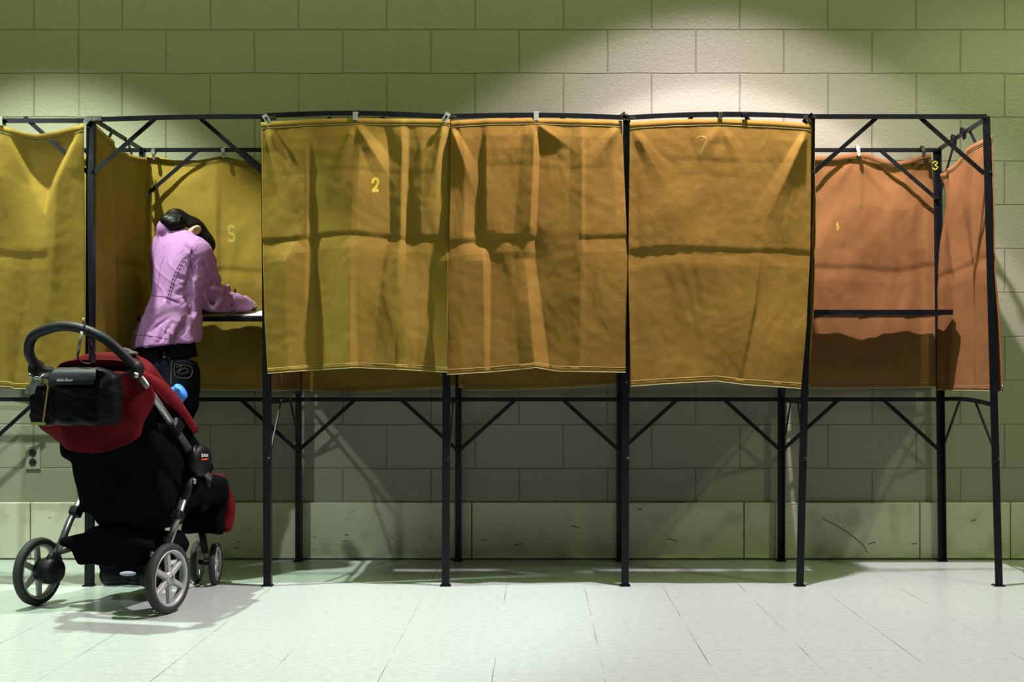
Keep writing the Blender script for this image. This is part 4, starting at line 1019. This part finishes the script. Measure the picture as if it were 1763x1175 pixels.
# ------------------------------------------------------------------ the stroller
SO = Vector((-1.58, -0.50, 0)); ang = math.radians(-17.0); ur = Vector((math.cos(ang), math.sin(ang), 0)); uf = Vector((-math.sin(ang), math.cos(ang), 0))
SR = Matrix((ur, uf, Vector((0, 0, 1)))).transposed()
def S(x, y, z): return SO+ur*x+uf*y+Vector((0, 0, z))
st_ = thing('stroller', 'black and red three-seat-strap pushchair with silver frame parked in front of the booths at left', 'stroller', SO)
st_['label'] = 'black and red pushchair with silver frame and spoked wheels parked behind the woman'
def wheel(c, r, w, nsp, name='wheel', side=1, ax=None):
    ax = ur if ax is None else ax
    e = Vector((0, 0, 1)); g = ax.cross(e)
    k = r/0.125
    tire = [(r*0.80, -w/2*0.8), (r*0.93, -w/2), (r*0.985, -w/2*0.55), (r, 0), (r*0.985, w/2*0.55), (r*0.93, w/2), (r*0.80, w/2*0.8), (r*0.78, 0), (r*0.80, -w/2*0.8)]
    t = MB().lathe(tire, c, ax, 56).build('wheel', 'rubber', st_, True)
    rm = MB().lathe([(r*0.80, -w*0.36), (r*0.81, -w*0.44), (r*0.76, -w*0.44), (r*0.72, -w*0.2), (r*0.72, w*0.2), (r*0.76, w*0.44), (r*0.81, w*0.44), (r*0.80, w*0.36)], c, ax, 48)
    rm.build('rim', 'rim', t, True)
    for i in range(nsp):
        a = 2*math.pi*i/nsp+0.06; dr = e*math.cos(a)+g*math.sin(a); tn = ax.cross(dr)
        m = MB(); p0 = c+dr*r*0.12; p1 = c+dr*r*0.76
        v = []
        for p, ww, tt in ((p0, 0.026*k, w*0.5), (p1, 0.022*k, w*0.36)):
            for i_, j_ in ((-1, -1), (-0.7, 1), (0.7, 1), (1, -1)): v.append(p+tn*i_*ww/2+ax*side*j_*tt/2+ax*side*0.002)
            
        m.raw(v, [(0, 1, 2, 3), (7, 6, 5, 4), (0, 4, 5, 1), (1, 5, 6, 2), (2, 6, 7, 3), (3, 7, 4, 0)])
        bevel(m.build('spoke', 'rim', t), 0.0025)
    MB().lathe([(0, -w*0.35), (r*0.2, -w*0.35), (r*0.22, 0), (r*0.19, w*0.38), (r*0.12, w*0.44), (0, w*0.44)], c, ax*side, 28).build('hub', 'rim', t, True)
    MB().lathe([(r*0.10, w*0.44), (r*0.10, w*0.46), (0, w*0.46)], c, ax*side, 20).build('hub_cap', 'silver', t, True)
    return t
WRc, WLc = S(0.275, 0, 0.125), S(-0.275, 0, 0.125)
wheel(WRc, 0.125, 0.034, 6); wheel(WLc, 0.125, 0.034, 6, side=-1)
fax = Vector((1, 0.06, 0)).normalized()
F1, F2 = S(0.098, 0.60, 0.085), S(0.0, 0.62, 0.085)
wheel(F1, 0.085, 0.026, 6, ax=fax); wheel(F2, 0.085, 0.026, 6, ax=fax)
# hub motors and brake
for sx in (-1, 1):
    c = S(sx*0.225, 0, 0.13)
    MB().lathe([(0, -0.042), (0.040, -0.042), (0.048, -0.02), (0.050, 0.02), (0.042, 0.036), (0, 0.036)], c, ur, 28).build('brake_drum', 'blackp', st_, True)
    MB().ellip(S(sx*0.215, 0.005, 0.165), (0.022, 0.03, 0.035), SR).build('axle_bracket', 'blackp', st_, True)
HB = 0.245
def XS(sx, x): return x if sx > 0 else -(x-0.05)
hub = {sx: S(XS(sx, HB), 0.235, 0.525) for sx in (-1, 1)}
joint = {sx: S(0.225 if sx > 0 else -0.185, -0.12, 0.865) for sx in (-1, 1)}
for sx in (-1, 1):
    MB().tube([S(sx*0.225, 0.015, 0.15), S(XS(sx, 0.246)-(0.02 if sx < 0 else 0.008), 0.10, 0.30), S(XS(sx, 0.242), 0.165, 0.42)], 0.0155, 14, 0.7).build('rear_leg', 'silver', st_, True)
    MB().tube([S(XS(sx, 0.242), 0.15, 0.395), S(XS(sx, 0.244), 0.20, 0.48)], 0.020, 14, 0.7).build('leg_sleeve', 'blackp', st_, True)
    bevel(MB().box(S(XS(sx, 0.238)-(0.014 if sx < 0 else 0), 0.118, 0.335), (0.036, 0.046, 0.036), SR @ Matrix.Rotation(-0.6, 3, 'X')).build('fold_lock', 'blackp', st_), 0.008, 3)
    MB().tube([joint[sx], hub[sx].lerp(joint[sx], 0.15)], 0.0125, 14).build('handle_tube', 'silver', st_, True)
    MB().tube([hub[sx], S(XS(sx, 0.236), 0.33, 0.455)], 0.0135, 12).build('front_tube', 'silver', st_, True)
    MB().tube([S(XS(sx, 0.236), 0.32, 0.46), S(sx*0.17, 0.42, 0.38), S(sx*0.07, 0.56, 0.25)], 0.014, 12).build('front_tube', 'blackp', st_, True)
    h_ = MB().lathe([(0, -0.024), (0.050, -0.024), (0.058, -0.016), (0.060, 0.0), (0.058, 0.014), (0.050, 0.022), (0.0, 0.026)], S(XS(sx, HB+0.012), 0.23, 0.53), ur*sx, 32)
    hubo = h_.build('hinge_hub', 'blackp', st_, True)
    MB().lathe([(0, 0), (0.011, 0.0), (0.009, 0.006), (0, 0.008)], S(XS(sx, HB+0.018), 0.185, 0.455), ur*sx, 16).build('rivet', 'silver', st_, True)
    MB().box(S(XS(sx, 0.245), 0.10, 0.66), (0.026, 0.045, 0.05), SR @ Matrix.Rotation(-0.75, 3, 'X')).build('canopy_clamp', 'blackp', st_)
# hub print
hn = (ur*0.35-uf*0.94).normalized()
tp = S(HB+0.042, 0.20, 0.545)
ex = (ur*0.75+uf*0.66).normalized()
place_text('lettering', 'Britax', 0.019, S(HB+0.040, 0.222, 0.55), uf, (0, 0, 1), 'white', hubo)
MB().box(S(HB+0.0395, 0.222, 0.535), (0.0012, 0.045, 0.005), SR).build('stripe', 'redprint', hubo)
a_ = S(0.234, 0.06, 0.235); b__ = S(0.240, 0.12, 0.34); dleg = (b__-a_).normalized(); nleg = (Vector((0.30, -0.95, 0.0))); nleg = (nleg-dleg*nleg.dot(dleg)).normalized()
eyl = nleg.cross(dleg)
place_text('lettering', 'B·AGILE', 0.020, S(0.2335, 0.068, 0.245)+nleg*0.0165, dleg, eyl, 'blackp', st_)
MB().tube([S(-0.22, 0.03, 0.19), S(-0.15, 0.05, 0.21), S(0.15, 0.05, 0.21), S(0.22, 0.03, 0.19)], 0.010, 10).build('rear_axle', 'silver', st_, True)
MB().tube(smooth_path([S(-0.20, 0.0, 0.235), S(-0.185, -0.01, 0.20), S(-0.195, -0.02, 0.15), S(-0.21, -0.02, 0.10)], 5), 0.0022, 6).build('brake_cable', 'blackp', st_, True)
MB().tube([S(0.06, 0.56, 0.22), S(0.06, 0.585, 0.13)], 0.014, 12).build('front_fork', 'blackp', st_, True)
MB().tube([F2, F1], 0.010, 10).build('front_axle', 'blackp', st_, True)
# handle grip
hp = [S(-0.15, -0.085, 0.860), S(-0.170, -0.125, 0.872), S(-0.180, -0.165, 0.925), S(-0.155, -0.18, 0.98), S(-0.09, -0.19, 1.006), S(-0.02, -0.19, 1.018), S(0.06, -0.19, 1.008), S(0.14, -0.18, 0.975), S(0.195, -0.16, 0.925), S(0.222, -0.135, 0.885)]
MB().tube(smooth_path(hp, 8), 0.0175, 16).build('handle_grip', 'foam', st_, True)
for sx in (-1, 1):
    MB().ellip(joint[sx]+Vector((0, 0, 0.004)), (0.026, 0.034, 0.036), SR @ Matrix.Rotation(0.6, 3, 'X')).build('handle_joint', 'blackp', st_, True)
    MB().lathe([(0, -0.01), (0.010, -0.008), (0.010, 0.006), (0, 0.008)], joint[sx]+ur*sx*0.012+Vector((0, -0.028, -0.018)), (ur*sx*0.6-uf*0.8), 12).build('rivet', 'silver', st_, True)
# seat
R30 = (SR @ Matrix.Rotation(math.radians(14), 3, 'X'))
V = Vol(S(0, 0.25, 0.5)-Vector((0.5, 0.55, 0.42)), S(0, 0.25, 0.5)+Vector((0.5, 0.6, 0.45)), 0.006)
V.rbox(S(0.0, 0.02, 0.70), (0.205, 0.028, 0.16), 0.02, np.array(R30), 0.03)
V.rbox(S(0.03, 0.07, 0.49), (0.185, 0.045, 0.15), 0.03, np.array(R30), 0.04)
V.rbox(S(0.05, 0.16, 0.37), (0.145, 0.10, 0.09), 0.04, np.array(SR), 0.05)
V.rbox(S(0.09, 0.34, 0.40), (0.13, 0.18, 0.05), 0.03, np.array(SR), 0.05)
V.rbox(S(0.10, 0.52, 0.33), (0.088, 0.030, 0.115), 0.02, np.array(SR @ Matrix.Rotation(math.radians(-10), 3, 'X')), 0.04)
for sx in (-1, 1):
    V.rbox(S(0.215 if sx > 0 else -0.165, 0.20, 0.53), (0.012, 0.16, 0.10), 0.01, np.array(SR @ Matrix.Rotation(math.radians(-42), 3, 'X')), 0.03)
V.build('seat', 'blackf', st_, lambda v: 0.003*np.sin(v[:, 2]*40+3*np.sin(v[:, 0]*20)+v[:, 1]*25))
V = Vol(S(0.1, 0.55, 0.32)-Vector((0.25, 0.2, 0.2)), S(0.1, 0.55, 0.32)+Vector((0.25, 0.2, 0.2)), 0.005)
for q in range(7):
    t_ = q/6; V.cone(S(0.065, 0.535+0.035*math.sin(t_*2.6), 0.435-0.195*t_), S(0.160+0.022*math.sin(t_*2.2), 0.535+0.035*math.sin(t_*2.6), 0.435-0.195*t_), 0.020, 0.020, 0.03)
V.build('footrest_panel', 'redf', st_)
# basket
V = Vol(S(0, 0.2, 0.2)-Vector((0.4, 0.4, 0.15)), S(0, 0.2, 0.2)+Vector((0.4, 0.4, 0.15)), 0.006)
V.rbox(S(0.01, 0.16, 0.205), (0.165, 0.16, 0.055), 0.05, np.array(SR), 0.03)
V.cone(S(-0.175, 0.02, 0.235), S(0.17, 0.02, 0.225), 0.022, 0.022, 0.03)
V.ell(S(0.0, 0.14, 0.26), (0.14, 0.12, 0.035), np.array(SR), 0.03)
V.build('storage_basket', 'blackf', st_, lambda v: 0.004*np.sin(v[:, 0]*55+2*np.sin(v[:, 2]*60)))
# folded canopy: top folds, rear flap, side
def sheet(name, rows_, m, parent, th=0.006, sub=6):
    """rows_ : list of rows of points, smoothed to a sheet with thickness"""
    R_ = [smooth_path(r, sub) for r in rows_]; C_ = [smooth_path([r[i] for r in R_], sub) for i in range(len(R_[0]))]
    nu_, nv_ = len(C_), len(C_[0]); v = [C_[i][j] for i in range(nu_) for j in range(nv_)]
    f = [(i*nv_+j, i*nv_+j+1, (i+1)*nv_+j+1, (i+1)*nv_+j) for i in range(nu_-1) for j in range(nv_-1)]
    o = add(name, v, f, m, parent, True); md = o.modifiers.new('s', 'SOLIDIFY'); md.thickness = th; md.offset = 0; return o
def PY(px, py, Y): return P(px, py, Y)
YB = -0.60
sheet('rear_flap', [
    [PY(72, 640, YB+.05), PY(110, 642, YB+.01), PY(150, 640, YB-.01), PY(200, 640, YB-.03), PY(246, 642, YB-.04)],
    [PY(70, 690, YB+.05), PY(112, 690, YB+.00), PY(155, 690, YB-.015), PY(215, 690, YB-.05), PY(266, 676, YB-.02)],
    [PY(66, 730, YB+.07), PY(108, 735, YB+.005), PY(160, 735, YB-.012), PY(222, 725, YB-.05), PY(262, 700, YB-.01)],
    [PY(88, 750, YB+.075), PY(118, 762, YB+.01), PY(170, 764, YB-.005), PY(225, 745, YB-.03), PY(247, 728, YB-.01)],
    [PY(110, 768, YB+.07), PY(124, 776, YB+.02), PY(172, 780, YB+.0), PY(222, 764, YB-.025), PY(242, 750, YB-.01)]], 'redf', st_)
def arch(y0, z0, ya, za, w=0.205, n=9):
    pts = []
    for k in range(n):
        a = math.pi*k/(n-1); c = -math.cos(a); c *= (1 if c > 0 else 0.62); s2 = math.sin(a)**0.55
        pts.append(S(math.copysign(abs(c)**0.9, c)*w, y0+(ya-y0)*s2, z0+(za-z0)*s2))
    return pts
folds = [(-0.085, 0.855, -0.07, 0.905), (-0.055, 0.835, -0.045, 0.885), (-0.03, 0.815, -0.02, 0.925), (0.0, 0.79, 0.01, 0.905), (0.03, 0.77, 0.05, 0.930), (0.08, 0.745, 0.12, 0.87), (0.14, 0.72, 0.20, 0.81), (0.20, 0.69, 0.26, 0.75), (0.25, 0.655, 0.30, 0.69), (0.262, 0.63, 0.30, 0.665)]
sheet('canopy', [arch(*q) for q in folds], 'redf', st_, 0.007, 4)
MB().tube(smooth_path(arch(0.255, 0.65, 0.305, 0.69), 4), 0.007, 8).build('canopy_edge', 'redf', st_, True)
sheet('canopy_side', [
    [S(0.235, -0.10, 0.845), S(0.24, -0.02, 0.80), S(0.243, 0.06, 0.745), S(0.243, 0.14, 0.69), S(0.24, 0.215, 0.63)],
    [S(0.232, -0.085, 0.855), S(0.245, 0.0, 0.81), S(0.250, 0.075, 0.76), S(0.250, 0.155, 0.705), S(0.244, 0.235, 0.64)],
    [S(0.215, -0.06, 0.86), S(0.228, 0.02, 0.83), S(0.232, 0.10, 0.78), S(0.230, 0.18, 0.72), S(0.232, 0.25, 0.655)]], 'redf', st_, 0.008)

# ------------------------------------------------------------------ things hung on the stroller
bag = thing('bag', 'black nylon bag with a flap slung from the pushchair handle', 'bag', P(135, 735, -0.68))
BY = -0.72
bd = (P(215, 690, BY-0.05)-P(55, 690, BY+0.03)).normalized(); bn = Vector((bd.y, -bd.x, 0)).normalized()
BR = Matrix((bd, -bn, Vector((0, 0, 1)))).transposed()
BC = P(135, 690, BY)
V = Vol(BC-Vector((0.3, 0.2, 0.2)), BC+Vector((0.3, 0.2, 0.2)), 0.005)
V.rbox(BC+Vector((0, 0, -0.005)), (0.158, 0.045, 0.082), 0.04, np.array(BR), 0.03)
V.rbox(BC+BR @ Vector((0.0, 0, 0.055)), (0.150, 0.035, 0.045), 0.03, np.array(BR), 0.03)
V.rbox(BC+BR @ Vector((-0.115, -0.045, -0.012)), (0.038, 0.018, 0.072), 0.015, np.array(BR), 0.012)
V.rbox(BC+BR @ Vector((0.03, -0.040, -0.018)), (0.090, 0.020, 0.062), 0.018, np.array(BR), 0.02)
V.ell(BC+BR @ Vector((0.08, -0.01, 0.095)), (0.045, 0.03, 0.018), np.array(BR), 0.02)
bo, bgb = V.build('pouch', 'nylon', bag, lambda v: 0.0022*np.sin(v[:, 0]*70+v[:, 2]*50+2*np.sin(v[:, 2]*80)))
fl = [[BC+BR @ Vector((x*sc_, y, z)) for x in (-0.070, -0.03, 0.01, 0.055, 0.105)] for y, z, sc_ in ((0.03, 0.100, 0.8), (-0.01, 0.112, 0.85), (-0.050, 0.100, 0.95), (-0.064, 0.075, 1.0), (-0.067, 0.055, 0.92))]
flap = sheet('flap', fl, 'leather', bag, 0.005)
place_text('lettering', 'Eddie Bauer', 0.0125, BC+BR @ Vector((-0.006, -0.0725, 0.070)), bd, (0, -0.2, 1), 'white', flap, shear=0.5)
for sx in (-1, 1):
    a = BC+BR @ Vector((sx*0.135, 0.0, 0.07)); MB().tube(smooth_path([a, a.lerp(joint[sx], 0.5)+bn*0.02, joint[sx]+bn*0.02], 5), 0.011, 8, 0.35).build('bag_strap', 'nylon', bag, True)
MB().box(BC+BR @ Vector((-0.083, -0.064, -0.012)), (0.005, 0.004, 0.13), BR @ Matrix.Rotation(0.16, 3, 'Y')).build('pocket_piping', 'tan', bag)
MB().box(BC+BR @ Vector((-0.112, -0.064, -0.078)), (0.056, 0.004, 0.010), BR).build('pocket_trim', 'yg', bag)
ph = thing('phone', 'slim case with yellow-green top tucked in the bag side pocket', 'phone', P(80, 662, BY))
bevel(MB().box(BC+BR @ Vector((-0.112, -0.045, 0.056)), (0.060, 0.010, 0.03), BR).build('case', 'yg', ph), 0.003)
bevel(MB().box(BC+BR @ Vector((-0.112, -0.046, 0.071)), (0.062, 0.012, 0.004), BR).build('case_edge', 'tan', ph), 0.001)
ky = thing('keys', 'bunch of keys hanging from the left corner of the black bag', 'keys', P(60, 665, BY-0.02))
kc = P(62, 656, BY-0.04)
MB().tube([kc+Vector((0.014*math.cos(a), 0.004*math.sin(a), 0.014*math.sin(a))) for a in [2*math.pi*k/20 for k in range(20)]], 0.0014, 6, closed=True).build('ring', 'silver', ky, True)
MB().tube([P(64, 655, BY-0.04), P(76, 645, BY-0.03)], 0.003, 8).build('clasp', 'silver', ky, True)
for k, (a, b_, w_) in enumerate((((60, 656), (44, 678), 0.018), ((62, 658), (52, 680), 0.008), ((64, 658), (57, 679), 0.007))):
    A_, B_ = P(*a, BY-0.045-0.006*k), P(*b_, BY-0.05-0.006*k)
    kk = MB().bar(A_, B_, w_, 0.003, (0, 1, 0)); kk.lathe([(0, -0.0015), (0.011, -0.0015), (0.011, 0.0015), (0, 0.0015)], A_, (0, 1, 0), 16)
    bevel(kk.build('key', 'silver' if k else 'zinc', ky), 0.0008)
cb = thing('carabiner', 'large silver carabiner clipped over the pushchair handle', 'carabiner', P(138, 580, BY))
cp = [P(143, 556, BY), P(146, 560, BY-.015), P(141, 572, BY-.025), P(137, 590, BY-.025), P(134, 608, BY-.02), P(135, 618, BY-.02), P(143, 625, BY-.02), P(153, 627, BY-.02), P(158, 622, BY-.015), P(155, 600, BY+.01), P(151, 575, BY+.03), P(148, 558, BY+.03)]
sp = smooth_path(cp, 5, True)
MB().tube(sp, 0.0034, 8, closed=True).build('loop', 'blackp', cb, True)
MB().tube([P(141, 571, BY-.027), P(134, 610, BY-.024)], 0.0052, 10).build('gate', 'zinc', cb, True)
MB().tube([P(144, 548, BY), P(143, 556, BY-.01)], 0.004, 8).build('swivel', 'tan', cb, True)
ws = MB().bar(P(158, 572, BY+.02), P(159, 625, BY+.015), 0.024, 0.003, (0, 1, 0))
ws = ws.build('wrist_strap', 'purple'); tag(ws, 'dull purple webbing strap hanging inside the pushchair handle loop', 'strap')
for k in range(3): MB().bar(P(151, 578+k*5, BY+.015), P(164, 578+k*5, BY+.015), 0.003, 0.002, (0, 1, 0)).build('woven_stripe', 'blackp', ws)
V = Vol(P(310, 676, -0.22)-Vector((0.08, 0.08, 0.08)), P(310, 676, -0.22)+Vector((0.08, 0.08, 0.08)), 0.004)
V.ell(P(306, 672, -0.2), (0.028, 0.03, 0.022), None, 0.01).ell(P(313, 682, -0.2), (0.018, 0.03, 0.026), None, 0.01)
q = V.build('changing_bag', 'bluef', None, lambda v: 0.003*np.sin(v[:, 0]*150+v[:, 2]*120))[0]; q.name = 'plastic_bag'; tag(q, 'bright blue crumpled plastic bag peeking over the red canopy edge', 'bag')
V = Vol(P(216, 604, -0.5)-Vector((0.12, 0.08, 0.08)), P(216, 604, -0.5)+Vector((0.12, 0.08, 0.08)), 0.004)
V.ell(P(214, 604, -0.52), (0.026, 0.026, 0.012), None, 0.01).ell(P(226, 610, -0.52), (0.024, 0.024, 0.011), None, 0.01)
q = V.build('cloth', 'greyf', None, lambda v: 0.002*np.sin(v[:, 0]*120+v[:, 2]*100))[0]; tag(q, 'folded grey cloth lying on the red canopy folds under the handle', 'cloth')
